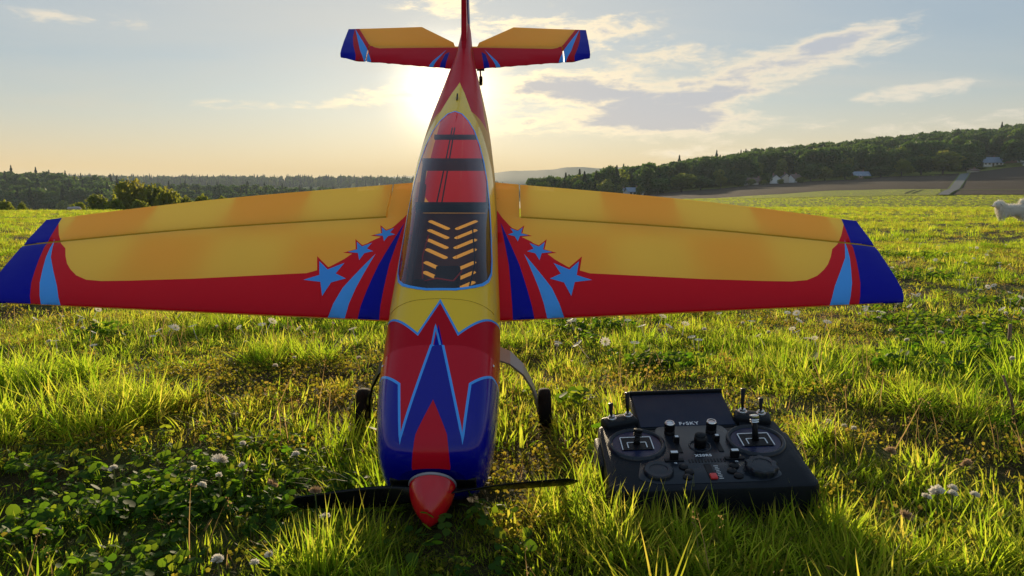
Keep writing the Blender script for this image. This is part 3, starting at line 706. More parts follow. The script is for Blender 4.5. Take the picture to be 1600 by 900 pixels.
for pts_, mt in (([(-.03, .34, .02), (-.012, .33, .035), (.01, .33, .03), (.02, .36, .02)], M_WIRE), ([(-.028, .345, .018), (-.02, .31, .03), (.006, .31, .028), (.024, .30, .018)], M_BLACK), ([(.03, .33, .015), (.036, .38, .012), (.034, .42, .006), (.03, .47, .004)], M_BLACK), ([(-.034, .35, .014), (-.038, .40, .01), (-.034, .45, .004)], M_WIRE), ([(-.028, .52, .0), (-.02, .6, .01), (-.012, .72, .012)], M_BLACK), ([(-.02, .52, .0), (-.014, .6, .01), (-.008, .72, .012)], M_BLACK)):
    cv = [Vector(p) for p in pts_]; sm = []
    for i in range(len(cv)-1):
        for k in range(5): sm.append(cv[i].lerp(cv[i+1], k/5))
    G().tube(sm+[cv[-1]], .0011, 6).build('cable', mt, PLANE, True)

# ---------------------------------------------------------------- wing
ZW = -.0092
W_LE = lambda x: .290+.0617*x
W_TE = pchip([0, .07, .376, .617, .64], [.603, .593, .549, .499, .493])
W_HI = pchip([.05, .10, .38, .6225, .64], [.501, .497, .471, .437, .4345])
def airfoil(c): c = min(max(c, 0), 1); return 5*.112*(.2969*math.sqrt(c)-.126*c-.3516*c*c+.2843*c**3-.1036*c**4)
def wing_z(x, y, top=True):
    x = min(abs(x), .622); le, te = W_LE(x), W_TE(x); c = (y-le)/(te-le); tk = max(airfoil(c)*(te-le), .0007)
    tip = min(1, max(0, (.627-x)/.012))**.5 if x > .615 else 1
    return ZW+(1 if top else -1)*tk*(.55+.45*tip)
def tip_x(y):   # outline of the wing tip
    t = (y-.3286)/(.499-.3286); return .6275-.0105*t-.004*max(0, 1-t*9)**2
STAR = [(.0145, .0305), (.0000, .0135), (-.0215, .0265), (-.0125, .0055), (-.0280, -.004), (-.0090, -.011), (-.0003, -.0345), (.0060, -.0100), (.0300, -.0060), (.0095, .0030)]
def star(c, k): return [(c[0]+x*k, c[1]+y*k) for x, y in STAR]
YEL_P = [(.055, .545), (.0650, .515), (.0743, .4932), (.0848, .474), (.1036, .4454), (.1164, .4357), (.1363, .4117), (.1485, .397), (.167, .381), (.196, .3694), (.264, .3655), (.351, .3605), (.437, .358), (.475, .3578), (.497, .3605), (.514, .369), (.527, .381), (.5365, .3925), (.546, .409), (.554, .4265), (.5662, .4387), (.579, .4597), (.5985, .499), (.600, .62), (.03, .62)]
BLU_P = [(.545, .29), (.5575, .313), (.5706, .356), (.5804, .401), (.586, .4295), (.5893, .456), (.5935, .488), (.597, .52), (.70, .52), (.70, .29)]
LBT_P = [(.536, .295), (.543, .313), (.559, .356), (.573, .407), (.5810, .450), (.566, .407), (.550, .379), (.533, .350), (.5157, .3127), (.505, .295)]
STR1 = [(.1615, .280), (.1605, .2905), (.142, .342), (.1055, .408), (.124, .342), (.1367, .2893), (.138, .280)]
STR2 = [(.1220, .278), (.1195, .288), (.0985, .385), (.0717, .481), (.0835, .385), (.0893, .287), (.090, .278)]
STARS = [((.168, .3625), 1.), ((.127, .4158), .62), ((.097, .4532), .52)]
def wing_half(sg):
    root = empty('wing', (0, 0, 0)); root.parent = PLANE
    cf = [0, .0015, .006, .015, .03, .055, .09, .14, .21, .30, .42, .55, .70, .85, 1.]
    xs = [lerp(.058, .6235, i/40) for i in range(41)]
    def out_panel():
        o = []
        for i in range(41): x = lerp(.058, .6235, i/40); o.append((x, W_LE(x)))
        for k in range(1, 13): y = lerp(W_LE(.6235), W_HI(.6225)-.0020, k/12); o.append((tip_x(y), y))
        for i in range(1, 31): x = lerp(.622, .1005, i/30); o.append((x, W_HI(x)-.0020))
        for k in range(1, 7): o.append((.1005, lerp(W_HI(.1)-.0020, W_TE(.1), k/6)))
        for i in range(1, 5): x = lerp(.1005, .058, i/4); o.append((x, W_TE(x)))
        for k in range(1, 12): o.append((.058, lerp(W_TE(.058), W_LE(.058), k/12)))
        return o
    def out_ail():
        o = []
        for i in range(31): x = lerp(.1025, .621, i/30); o.append((x, W_HI(x)+.0018))
        for k in range(1, 7): y = lerp(W_HI(.6225)+.0018, W_TE(.616), k/6); o.append((tip_x(y), y))
        for i in range(1, 31): x = lerp(.616, .1025, i/30); o.append((x, W_TE(x)))
        for k in range(1, 6): o.append((.1025, lerp(W_TE(.1025), W_HI(.1025)+.0018, k/6)))
        return o
    for name, outl in (('wing_panel', out_panel()), ('aileron', out_ail())):
        ail = name == 'aileron'
        def zf(x, y, top):
            z = wing_z(x, y, top)
            if ail: # V bevel at the hinge
                hd = y-W_HI(x)
                if hd < .005 and top: z -= (.005-hd)*.35
            else:
                hd = W_HI(x)-y
                if hd < .004 and hd > -.001 and top and x > .1: z -= (.004-hd)*.5
            return z
        grid = []
        for x in xs:
            le, te = W_LE(x), (W_TE(x) if ail or x < .1 else W_HI(x))
            for c in cf:
                y = lerp(W_HI(x) if ail else le, te, c)
                if inside((x, y), outl): grid.append((x, y))
            if not ail and x < .1: pass
            for dd in (.0035, .006):
                y = W_HI(x)+(dd if ail else -dd)
                if inside((x, y), outl): grid.append((x, y))
        regs = [(YEL_P, 1)]+[(star(c, k*1.36), 0) for c, k in STARS if not ail]+[(BLU_P, 2), (LBT_P, 3), (STR1, 3), (STR2, 2)]
        regs = [(dense(p, .02), k) for p, k in regs]
        V, F, K = region_mesh(outl, grid, regs)
        top = [(sg*v.x, v.y, zf(v.x, v.y, True)) for v in V]
        # underside: chequered film
        bk = .115; cells = []
        for i in range(6):
            for j, (ya, yb) in enumerate(((.25, .345), (.345, .455), (.455, .62))):
                if (i+j) % 2 == 0: cells.append(([(i*bk, ya), ((i+1)*bk, ya), ((i+1)*bk, yb), (i*bk, yb)], 5))
        if ail: cells = [([(i*bk, .40), ((i+1)*bk, .40), ((i+1)*bk, .62), (i*bk, .62)], 5) for i in (0, 2, 4)]
        V2, F2, K2 = region_mesh(outl, grid, cells)
        bot = [(sg*v.x, v.y, zf(v.x, v.y, False)) for v in V2]
        vs = top+bot; fs = list(F)+[tuple(len(top)+i for i in f) for f in F2]; fm = [max(0, k) for k in K]+[4 if k < 0 else 5 for k in K2]
        # closing wall round the outline
        b = len(vs); no = len(outl)
        for (x, y) in outl: vs.append((sg*x, y, zf(x, y, True))); vs.append((sg*x, y, zf(x, y, False)))
        for i in range(no):
            j = (i+1) % no
            cx, cy = (outl[i][0]+outl[j][0])/2, (outl[i][1]+outl[j][1])/2
            fs.append((b+2*i, b+2*j, b+2*j+1, b+2*i+1)); fm.append(2 if cx > .60 else 1)
        vs, fs = compact(vs, fs)
        o = make(name, vs, fs, [F_RED, F_YEL, F_BLU, F_LBL, F_WHT, F_ORG], root, True, fm)
        bm = bmesh.new(); bm.from_mesh(o.data); bmesh.ops.remove_doubles(bm, verts=bm.verts, dist=3e-5); bmesh.ops.recalc_face_normals(bm, faces=bm.faces)
        for e in bm.edges:
            if len(e.link_faces) == 2 and e.calc_face_angle(0) > R_(50): e.smooth = False
        bm.to_mesh(o.data); bm.free()
    for c, k in STARS:
        pl = star(c, k); cen = (sum(p[0] for p in pl)/10, sum(p[1] for p in pl)/10)
        V, F, K = region_mesh(dense(pl, .004), [cen], [])
        P, F = compact([(sg*v.x, v.y, wing_z(v.x, v.y)+.00035) for v in V], F)
        o = make('star_decal', P, F, F_LBL, root); flip_fix(o)
        if o.data.polygons[0].normal.z < 0: o.data.flip_normals()
    vs = []; fs = []
    for i in range(41):
        x = lerp(.1015, .6205, i/40); h = W_HI(x)
        for yy in (h-.0030, h+.0032): vs.append((sg*x, yy, wing_z(x, h)-.0022))
    for i in range(40): fs.append((2*i, 2*i+2, 2*i+3, 2*i+1))
    make('hinge_seal', vs, fs, F_GAP, root)
    # servo arm and pushrod below, hinge tape line
    g = G(); g.box((sg*.30, .44, -.040), (.003, .012, .018)); g.tube([(sg*.30, .44, -.046), (sg*.302, .495, -.032)], .0012, 6); g.build('control_horn', M_BLACK, root)
    return root
wing_half(-1); wing_half(1)

# ---------------------------------------------------------------- tailplane
ZS = .003
S_LE = lambda x: .934+.16*x if x < .2 else .966+.02*min(1, max(0, (x-.2)/.0475))**2
def stab_z(x, y, top=True):
    c = (y-S_LE(x))/(1.105-S_LE(x)); c = min(max(c, 0), 1); tk = .0055*min(1, (c*12)**.5)*(1-.75*max(0, (c-.45)/.55)); return ZS+(tk if top else -tk)
HY = 1.019
YE = [(-.1, 1.012), (.035, 1.0125), (.137, 1.0100), (.172, 1.0085), (.183, 1.0125), (.196, 1.026), (.234, 1.12), (-.1, 1.12)]
BE = [(.2151, .95), (.2151, .966), (.2155, .98), (.2260, 1.02), (.2323, 1.055), (.2365, 1.12), (.30, 1.12), (.30, .95)]
LBE = [(.181, .955), (.1945, .955), (.210, 1.0), (.2344, 1.10), (.1975, 1.008)]
RS1 = [(.0780, .93), (.0664, .93), (.038, 1.004)]; RS2 = [(.051, .93), (.0385, .93), (.0315, .995), (.040, .985)]
def stab_half(sg):
    root = empty('tailplane', (0, 0, 0)); root.parent = PLANE
    fixed = dense([(.004, S_LE(.004)), (.1925, S_LE(.1925)), (.1925, HY-.001), (.004, HY-.001)], .012)
    elev = dense([(.022, HY+.0012), (.195, HY+.0012), (.195, S_LE(.195)), (.22, S_LE(.22)), (.238, S_LE(.238)), (.2462, .981), (.2478, .990), (.2478, 1.098), (.0962, 1.110), (.026, 1.036)], .012)
    for name, outl in (('stabiliser', fixed), ('elevator', elev)):
        el = name == 'elevator'
        def zf(x, y, top):
            z = stab_z(x, y, top)
            if el and top and x < .194 and y-HY < .005: z -= (.005-(y-HY))*.5
            return z
        xs = [.03+.03*i for i in range(8)]; grid = []
        for x in xs:
            for y in (S_LE(x)+.001, S_LE(x)+.004, S_LE(x)+.012, .97, .99, 1.005, 1.015, 1.0235, 1.026, 1.04, 1.06, 1.08):
                if inside((x, y), outl): grid.append((x, y))
        V, F, K = region_mesh(outl, grid, [(dense(p, .01), k) for p, k in ((YE, 1), (BE, 2), (LBE, 3), (RS1, 3), (RS2, 2))])
        top = [(sg*v.x, v.y, zf(v.x, v.y, True)) for v in V]; bot = [(sg*v.x, v.y, zf(v.x, v.y, False)) for v in V]; n = len(top)
        vs = top+bot; fs = list(F)+[tuple(n+i for i in f) for f in F]; fm = [max(0, k) for k in K]+[{1: 4}.get(k, max(0, k)) for k in K]
        b = len(vs); no = len(outl)
        for (x, y) in outl: vs.append((sg*x, y, zf(x, y, True))); vs.append((sg*x, y, zf(x, y, False)))
        for i in range(no):
            j = (i+1) % no; fs.append((b+2*i, b+2*j, b+2*j+1, b+2*i+1)); fm.append(2 if outl[i][0] > .23 else 1 if outl[i][1] > 1.01 else 0)
        vs, fs = compact(vs, fs)
        o = make(name, vs, fs, [F_RED, F_YEL, F_BLU, F_LBL, F_ORG], root, True, fm)
        bm = bmesh.new(); bm.from_mesh(o.data); bmesh.ops.remove_doubles(bm, verts=bm.verts, dist=3e-5); bmesh.ops.recalc_face_normals(bm, faces=bm.faces)
        for e in bm.edges:
            if len(e.link_faces) == 2 and e.calc_face_angle(0) > R_(50): e.smooth = False
        bm.to_mesh(o.data); bm.free()
stab_half(-1); stab_half(1)

# ---------------------------------------------------------------- fin and rudder
def slab(name, prof, th, mats, parent, taper=.3, split=None):
    """upright panel: prof is an outline of (y, z); thicker at its leading half"""
    ys_ = [p[0] for p in prof]; y0, y1 = min(ys_), max(ys_); vs = []; n = len(prof)
    for sx in (-1, 1):
        for (y, z) in prof: vs.append((sx*th*(.35 if y-y0 < .012 else 1-(1-taper)*max(0, (y-y0)/(y1-y0)-.4)), y, z))
    fs = [tuple(range(n)), tuple(range(2*n-1, n-1, -1))]+[(i, (i+1) % n, n+(i+1) % n, n+i) for i in range(n)]
    o = make(name, vs, fs, mats, parent, False); flip_fix(o); return o
FIN = empty('vertical_tail'); FIN.parent = PLANE
slab('fin', [(.925, .040), (.955, .052), (.985, .085), (1.015, .135), (1.035, .175), (1.045, .186), (1.058, .188), (1.058, .020)], .0052, F_RED, FIN)
slab('rudder', [(1.061, -.030), (1.061, .188), (1.050, .190), (1.046, .203), (1.075, .214), (1.110, .210), (1.155, .05), (1.160, -.005), (1.140, -.028)], .0050, F_BLU, FIN, .25)

# ---------------------------------------------------------------- spinner, propeller, undercarriage
MY = Matrix.Rotation(R_(-90), 3, 'X')       # lathe axis z -> +y
prof = [(.0004, 0)]
for i in range(1, 15):
    t = i/14; prof.append((.0250*math.sin(t*math.pi/2)**.78, .046*t**1.05))
SP = G().lathe(prof, 40, MY).build('spinner', M_SPIN, PLANE, auto=60)
G().lathe([(.0256, .0462), (.0260, .0466), (.0260, .0488), (.0256, .0492)], 40, MY).build('back_plate', M_SILVER, SP, auto=40)
PR = empty('propeller', (0, .0395, 0)); PR.parent = PLANE; PR.rotation_euler = (0, R_(-8.5), 0)
for sg in (-1, 1):
    vs = []; fs = []; NS = 14
    for i in range(NS+1):
        t = i/NS; r = .016+.141*t; ch = .011+.025*math.sin(min(1, t*1.25+.12)*math.pi*.62)**1.2*(1-.55*t); ch *= (1 if t < .93 else max(.15, 1-((t-.93)/.07)**2)); pit = math.atan2(.16/(2*math.pi), max(r, .02)); th = .0035*(1-.7*t)
        for k in range(8):
            a = 2*math.pi*k/8; c, d = math.cos(a)*ch/2, math.sin(a)*th/2
            vs.append((sg*r, -sg*(c*math.sin(pit))*sg+d*math.cos(pit), sg*(c*math.cos(pit))+d*math.sin(pit)*sg))
    for i in range(NS):
        for k in range(8): fs.append((i*8+k, i*8+(k+1) % 8, (i+1)*8+(k+1) % 8, (i+1)*8+k))
    fs.append(tuple(range(8))); fs.append(tuple(NS*8+k for k in range(8)))
    o = make('blade', vs, fs, M_CARBON, PR); flip_fix(o)
WY, WZ, WX, WR = .301, -.2175, .139, .031
for sg in (-1, 1):
    leg = empty('undercarriage', (0, 0, 0)); leg.parent = PLANE
    pts_ = [(.035, .312, -.089), (.060, .311, -.093), (.085, .309, -.105), (.104, .306, -.128), (.117, .303, -.158), (.1255, .3015, -.190), (.129, .301, -.222)]
    wd = [.026, .026, .024, .020, .015, .012, .010]; vs = []; fs = []
    pts_ = [(sg*a, b, c) for a, b, c in pts_]
    for i, p in enumerate(pts_):
        q = Vector(pts_[min(i+1, 6)])-Vector(pts_[max(i-1, 0)]); nv = Vector((-q.z, 0, q.x)).normalized()*.0016
        for sy_, sn in ((-1, -1), (1, -1), (1, 1), (-1, 1)): vs.append(Vector(p)+Vector((0, sy_*wd[i]/2, 0))+nv*sn)
    for i in range(6):
        for k in range(4): fs.append((i*4+k, i*4+(k+1) % 4, (i+1)*4+(k+1) % 4, (i+1)*4+k))
    o = make('strut', vs, fs, M_SILVER if sg > 0 else M_BLACK, leg, False); flip_fix(o)
    MX = Matrix.Rotation(R_(90), 3, 'Y')
    wh = empty('wheel', (sg*WX, WY, WZ)); wh.parent = leg
    G().lathe([(WR*.62, -.008), (WR*.86, -.0095), (WR*.97, -.0065), (WR, 0), (WR*.97, .0065), (WR*.86, .0095), (WR*.62, .008), (WR*.62, -.008)], 36, MX, cap=False).build('tyre', M_RUBBER, wh, True)
    G().lathe([(.004, -.008), (WR*.3, -.0065), (WR*.63, -.006), (WR*.63, .006), (WR*.3, .0065), (.004, .008)], 24, MX).build('rim', M_BLACK, wh, auto=40)
    G().tube([(-sg*.012, 0, 0), (sg*.011, 0, 0)], .002, 8).build('axle', M_METAL, wh, True)
tw = empty('tail_wheel'); tw.parent = PLANE
G().tube([(.0, 1.02, -.02), (.014, 1.045, -.045), (.0255, 1.06, -.060), (.0265, 1.06, -.09)], .0018, 6).build('strut', M_WIRE, tw, True)
G().lathe([(.003, -.003), (.009, -.0035), (.0105, 0), (.009, .0035), (.003, .003)], 18, Matrix.Translation((.021, 1.06, -.092)).to_3x3() @ MX).build('tyre', M_RUBBER, tw, True).location = (.0265, 1.06, -.092)
G().box((.0265, 1.06, -.066), (.016, .003, .004)).build('steering_arm', M_BLACK, tw)

# ---------------------------------------------------------------- radio transmitter in the grass
M_CASE = mat_basic('textured_black_case', (.007, .009, .013), .52, spec=.2, bump=.25, bscale=700, var=.2); M_PANEL = mat_basic('satin_black_panel', (.010, .014, .022), .30, spec=.35, var=.08)
M_SCREEN = mat_basic('dark_screen_sky_tint', (.006, .016, .040), .55, spec=.25, coat=.0, var=.05); M_REDBTN = mat_basic('red_button', (.62, .03, .03), .35); M_PRINT = mat_basic('white_print', (.7, .72, .75), .5)  # screen is matt; the blue of reflected sky is put into its colour
M_GIMBAL = mat_basic('gimbal_navy', (.010, .014, .05), .3)
RAD = empty('radio_transmitter', (.220, .815, .002), (R_(13), R_(-2), 0))
tag(RAD, 'black handheld radio transmitter with tilted screen and two control sticks lying in grass', 'remote control')
ZT = .048
def prism(outline, z0, z1, ch=.004):
    """rounded slab over an outline (x, y)"""
    n = len(outline); cx = sum(p[0] for p in outline)/n; cy = sum(p[1] for p in outline)/n; V = []; F = []
    def ins(p, d):
        v = Vector((p[0]-cx, p[1]-cy)); return (cx+v.x*(1-d/max(.01, v.length)), cy+v.y*(1-d/max(.01, v.length)))
    lv = [(z0, ch), (z0+ch*.3, ch*.3), (z0+ch, 0), (z1-ch, 0), (z1-ch*.3, ch*.3), (z1, ch)]
    for z, d in lv:
        for p in outline: q = ins(p, d); V.append((q[0], q[1], z))
    for i in range(len(lv)-1):
        for k in range(n): F.append((i*n+k, i*n+(k+1) % n, (i+1)*n+(k+1) % n, (i+1)*n+k))
    F.append(tuple(range(n))[::-1]); F.append(tuple((len(lv)-1)*n+k for k in range(n)))
    g = G(); g.add(V, F); return g
def round_poly(poly, r, n=5):
    out = []; m = len(poly)
    for i in range(m):
        a, b, c = Vector(poly[i-1]), Vector(poly[i]), Vector(poly[(i+1) % m]); d1, d2 = (a-b).normalized(), (c-b).normalized(); rr = min(r, (a-b).length*.45, (c-b).length*.45)
        for k in range(n+1):
            t = k/n; p0, p2 = b+d1*rr, b+d2*rr; out.append(tuple(p0*(1-t)**2+b*2*t*(1-t)+p2*t*t))
    return out
def mir(half): return half+[(-x, y) for x, y in reversed(half)]
body = round_poly(mir([(.0, -.060), (.060, -.060), (.108, -.059), (.114, -.052), (.113, .020), (.111, .080), (.070, .084), (.066, .068), (.0, .067)])[0:], .006)
case = prism(body, .004, ZT, .006).build('case', M_CASE, RAD, auto=35)
panel = round_poly([(-.060, -.050), (.058, -.050), (.079, -.040), (.070, -.004), (.060, .0), (.040, .070), (-.040, .070), (-.060, .0), (-.072, -.004), (-.081, -.040)], .008)
prism(panel, ZT-.002, ZT+.0007, .0004).build('front_panel', M_PANEL, RAD, auto=35)
for s in (-1, 1):          # side grips
    g = G(); g.box((s*.113, .030, .026), (.010, .060, .034), ch=.004); g.build('side_grip', M_CASE, RAD, auto=40)
    # gimbals: raised ring, bowl, yoke with white outline, stick
    gm = empty('gimbal', (s*.0705, .031, ZT)); gm.parent = RAD
    G().lathe([(.0285, -.002), (.0295, .0030), (.0315, .0038), (.0335, .0030), (.0345, -.001)], 48, cap=False).build('ring', M_PANEL, gm, True)
    G().lathe([(.0285, .0012), (.024, .0010), (.020, .0009), (.0001, .0009)], 40, cap=False).build('bowl', M_GIMBAL, gm, True)
    g = G(); g.box((0, .0, .0016), (.034, .026, .0012), ch=.0004); g.build('yoke', M_BLACK, gm)
    for w_, h_, oy in ((.036, .027, 0), (.022, .012, -.004)):
        g = G(); t_ = .0012
        g.box((0, oy+h_/2, .0026), (w_, t_, .0006)); g.box((-w_/2, oy, .0026), (t_, h_-t_, .0006)); g.box((w_/2, oy, .0026), (t_, h_-t_, .0006)); g.build('white_frame_line', M_PRINT, gm)
    tip = Vector((.002, .004, .014)) if s < 0 else Vector((-.001, .009, .030))
    st = G().tube([(0, 0, .001), tip*.45, tip*.8], [.0042, .0032, .0030], 12); st.build('stick', M_BLACK, gm, True)
    q = Vector((0, 0, 1)).rotation_difference(tip.normalized()).to_matrix().to_4x4(); q.translation = tip*.72
    G().lathe([(.0030, 0), (.0052, .0008), (.0045, .002), (.0053, .0032), (.0045, .0044), (.0055, .0056), (.0052, .0085), (.003, .0092)], 18, q).build('stick_grip', M_METAL if s > 0 else M_BLACK, gm, auto=50)
    # three-segment buttons beside each dial
    for bx, by in ((-.0265*1, -.0197), (-.0222, -.0299), (-.0265, -.0394)) if s < 0 else ((.030, -.0205), (.0245, -.0302), (.029, -.0402)):
        b = G().lathe([(.0052, -.001), (.0052, .0018), (.0042, .0026), (.0001, .0027)], 18); o = b.build('button', M_BLACK, RAD, auto=50); o.location = (bx, by, ZT+.0007)
    # trim rocker
    t_ = empty('trim_switch', ((-.0338 if s < 0 else .0350), -.0048, ZT)); t_.parent = RAD
    g = G(); g.box((0, 0, .0012), (.022, .006, .002), ch=.0008); g.build('base', M_BLACK, t_); g = G(); g.box((0, .001, .0062), (.0095, .0055, .010), ch=.001); g.build('lever', M_BLACK, t_, auto=40); g = G(); g.box((0, .001, .0113), (.0078, .0042, .0006)); g.build('lever_cap', M_PRINT, t_)
    # slider
    sl = empty('slider', ((-.0228 if s < 0 else .0248), .027, ZT)); sl.parent = RAD
    g = G(); g.box((0, 0, .0009), (.0058, .034, .0012), ch=.0004); g.build('slot', M_BLACK, sl); g = G(); g.box((.0, .006, .0048), (.0062, .0055, .008), ch=.0008); g.build('lever', M_BLACK, sl, auto=40); g = G(); g.box((0, .006, .0089), (.0040, .0036, .0005)); g.build('lever_cap', M_PRINT, sl)
    # rotary pot standing at the head of the slider
    pt = empty('rotary_knob', ((-.0268 if s < 0 else .0236), .0535, ZT)); pt.parent = RAD
    G().lathe([(.0064, 0), (.0064, .004), (.0056, .005), (.0062, .0058), (.0064, .0145), (.0058, .0152)], 24).build('cap', M_BLACK, pt, auto=40); G().lathe([(.0060, .01515), (.0054, .0162), (.0038, .0163)], 24, cap=False).build('metal_rim', M_METAL, pt); G().lathe([(.0040, .0156), (.0001, .0157)], 20, cap=False).build('top', M_PRINT if s < 0 else M_METAL, pt)
    # shoulder with two toggle switches
    sh = empty('switch_shoulder', (s*.083, .083, ZT-.002), (0, 0, R_(-s*16))); sh.parent = RAD
    g = G(); g.box((0, 0, .0), (.044, .022, .018), ch=.004); g.build('housing', M_CASE, sh, auto=40)
    for k, (dx, L_) in enumerate(((-s*.012, .030), (s*.010, .019))):
        tg = G().lathe([(.0058, 0), (.0058, .0022), (.0040, .0024), (.0038, .0050), (.0022, .0054)], 12).build('toggle_nut', M_METAL, sh, auto=40); tg.location = (dx, .001, .009)
        G().tube([(0, 0, .004), (-.0005*s, .004, L_*.35), (-.001*s, .006, L_)], [.0014, .0020, .0030], 10).build('toggle_lever', M_BLACK, tg, True)
g = G().lathe([(.0165, -.001), (.0165, .003), (.0150, .0048), (.0105, .0046), (.0100, .0038), (.0001, .0042)], 40); dl = g.build('navigation_dial', M_PANEL, RAD, auto=45); dl.location = (-.0560, -.0275, ZT+.0007)
pf = []
V = []; F = []; n = 64; lv = [(.0175, 0, 0), (.0175, .006, .0010), (.0160, .0078, .0010), (.0105, .0082, .0003), (.0098, .0072, 0), (.0001, .0074, 0)]
for r, z, am in lv:
    for k in range(n): a = 2*math.pi*k/n; rr = r+am*math.sin(a*10); V.append((rr*math.cos(a), rr*math.sin(a), z))
for i in range(len(lv)-1):
    for k in range(n): F.append((i*n+k, i*n+(k+1) % n, (i+1)*n+(k+1) % n, (i+1)*n+k))
sw = G(); sw.add(V, F); o = sw.build('scroll_wheel', M_PANEL, RAD, auto=45); o.location = (.0575, -.0285, ZT+.0007)
# centre knob, red slide button, speaker slots
ck = empty('centre_knob', (.003, .0235, ZT)); ck.parent = RAD
G().lathe([(.0135, 0), (.0135, .0012), (.0118, .0020), (.0112, .0010)], 32, cap=False).build('surround', M_PANEL, ck, True); G().tube([(0, 0, 0), (0, .001, .008), (.0005, .0015, .013)], [.0068, .0072, .0074], 16).build('cap', M_BLACK, ck, True); G().ball((.0, .0015, .0145), (.0064, .0064, .0026), 14, 8).build('rubber_top', M_CASE, ck, True)
pb = empty('power_slider', (.0008, -.031, ZT)); pb.parent = RAD
g = G(); g.box((0, .0035, .0010), (.0075, .026, .0010), ch=.0004); g.build('slot', M_BLACK, pb); g = G(); g.box((.0008, -.0095, .0024), (.0080, .0095, .0032), ch=.0014); g.build('red_button', M_REDBTN, pb, auto=40)
for k in range(9):
    g = G(); g.box((.0088, .012-k*.0030, .0010), (.0050 if k % 2 == 0 else .0034, .0006, .0004)); g.build('scale_mark', M_PRINT, pb)
for k in range(12): g = G(); g.box((-.017+k*.0036, -.0075, ZT+.0009), (.0015, .006, .0006)); g.build('speaker_slot', M_BLACK, RAD)
def lettering(txt, loc, rot, size, mat, parent):
    cu = bpy.data.curves.new('lettering', 'FONT'); cu.body = txt; cu.size = size; cu.extrude = .00012; cu.align_x = 'CENTER'; cu.align_y = 'CENTER'; cu.space_character = 1.15; cu.offset = .00018
    tmp = bpy.data.objects.new('lettering_source', cu); COL.objects.link(tmp); bpy.context.view_layer.update()
    me = bpy.data.meshes.new_from_object(tmp.evaluated_get(bpy.context.evaluated_depsgraph_get())); bpy.data.objects.remove(tmp)
    me.materials.clear(); me.materials.append(mat); o = bpy.data.objects.new('lettering', me); COL.objects.link(o); o.parent = parent; o.location = loc; o.rotation_euler = rot; return o
lettering('X20RS', (.0015, .0030, ZT+.0009), (0, 0, 0), .0062, M_PRINT, RAD)
lettering('RTN', (-.0545, -.0405, ZT+.0040), (0, 0, 0), .0028, M_PRINT, RAD)
lettering('T3', (-.0332, -.0108, ZT+.0009), (0, 0, 0), .0028, M_PRINT, RAD); lettering('T2', (.0355, -.0112, ZT+.0009), (0, 0, 0), .0028, M_PRINT, RAD)
# tilted screen behind the front panel
SCN = empty('screen', (0, .0690, ZT-.003), (R_(5), 0, 0)); SCN.parent = RAD
g = G(); g.box((0, .040, -.004), (.124, .080, .012), ch=.003); g.build('screen_housing', M_CASE, SCN, auto=40)
g = G(); g.box((0, .038, .0024), (.117, .071, .0010), ch=.0004); g.build('display', M_SCREEN, SCN)
g = G(); g.box((0, .0775, .003), (.124, .004, .007), ch=.0015); g.build('hood', M_CASE, SCN, auto=40)
lettering('FrSKY', (.002, .0068, .0031), (0, 0, 0), .0085, M_PRINT, SCN)

# ---------------------------------------------------------------- trees
ORD = 'first second third fourth fifth sixth seventh eighth ninth tenth eleventh twelfth thirteenth fourteenth fifteenth sixteenth seventeenth eighteenth nineteenth twentieth'.split()
def ordl(lst, fmt): return [t+(fmt % ORD[i],) for i, t in enumerate(sorted(lst))]
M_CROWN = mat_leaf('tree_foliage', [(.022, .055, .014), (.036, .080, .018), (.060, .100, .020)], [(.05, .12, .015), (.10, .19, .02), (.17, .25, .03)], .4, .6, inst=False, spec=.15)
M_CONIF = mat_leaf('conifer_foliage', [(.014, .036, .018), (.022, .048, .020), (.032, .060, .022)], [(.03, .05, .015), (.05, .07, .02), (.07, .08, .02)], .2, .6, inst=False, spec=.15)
M_BRONZE = mat_leaf('spring_foliage', [(.055, .090, .016), (.085, .115, .020), (.11, .115, .024)], [(.20, .28, .02), (.32, .38, .03), (.40, .36, .05)], .4, .6, inst=False, spec=.15)
M_BUSH = mat_leaf('bush_foliage', [(.075, .090, .016), (.10, .12, .020), (.12, .11, .026)], [(.28, .34, .03), (.40, .42, .04), (.45, .36, .06)], .5, .6, inst=False, spec=.1)
M_BARK = mat_basic('bark', (.06, .045, .035), .9, var=.3, vscale=3)
TR_ = random.Random(5)
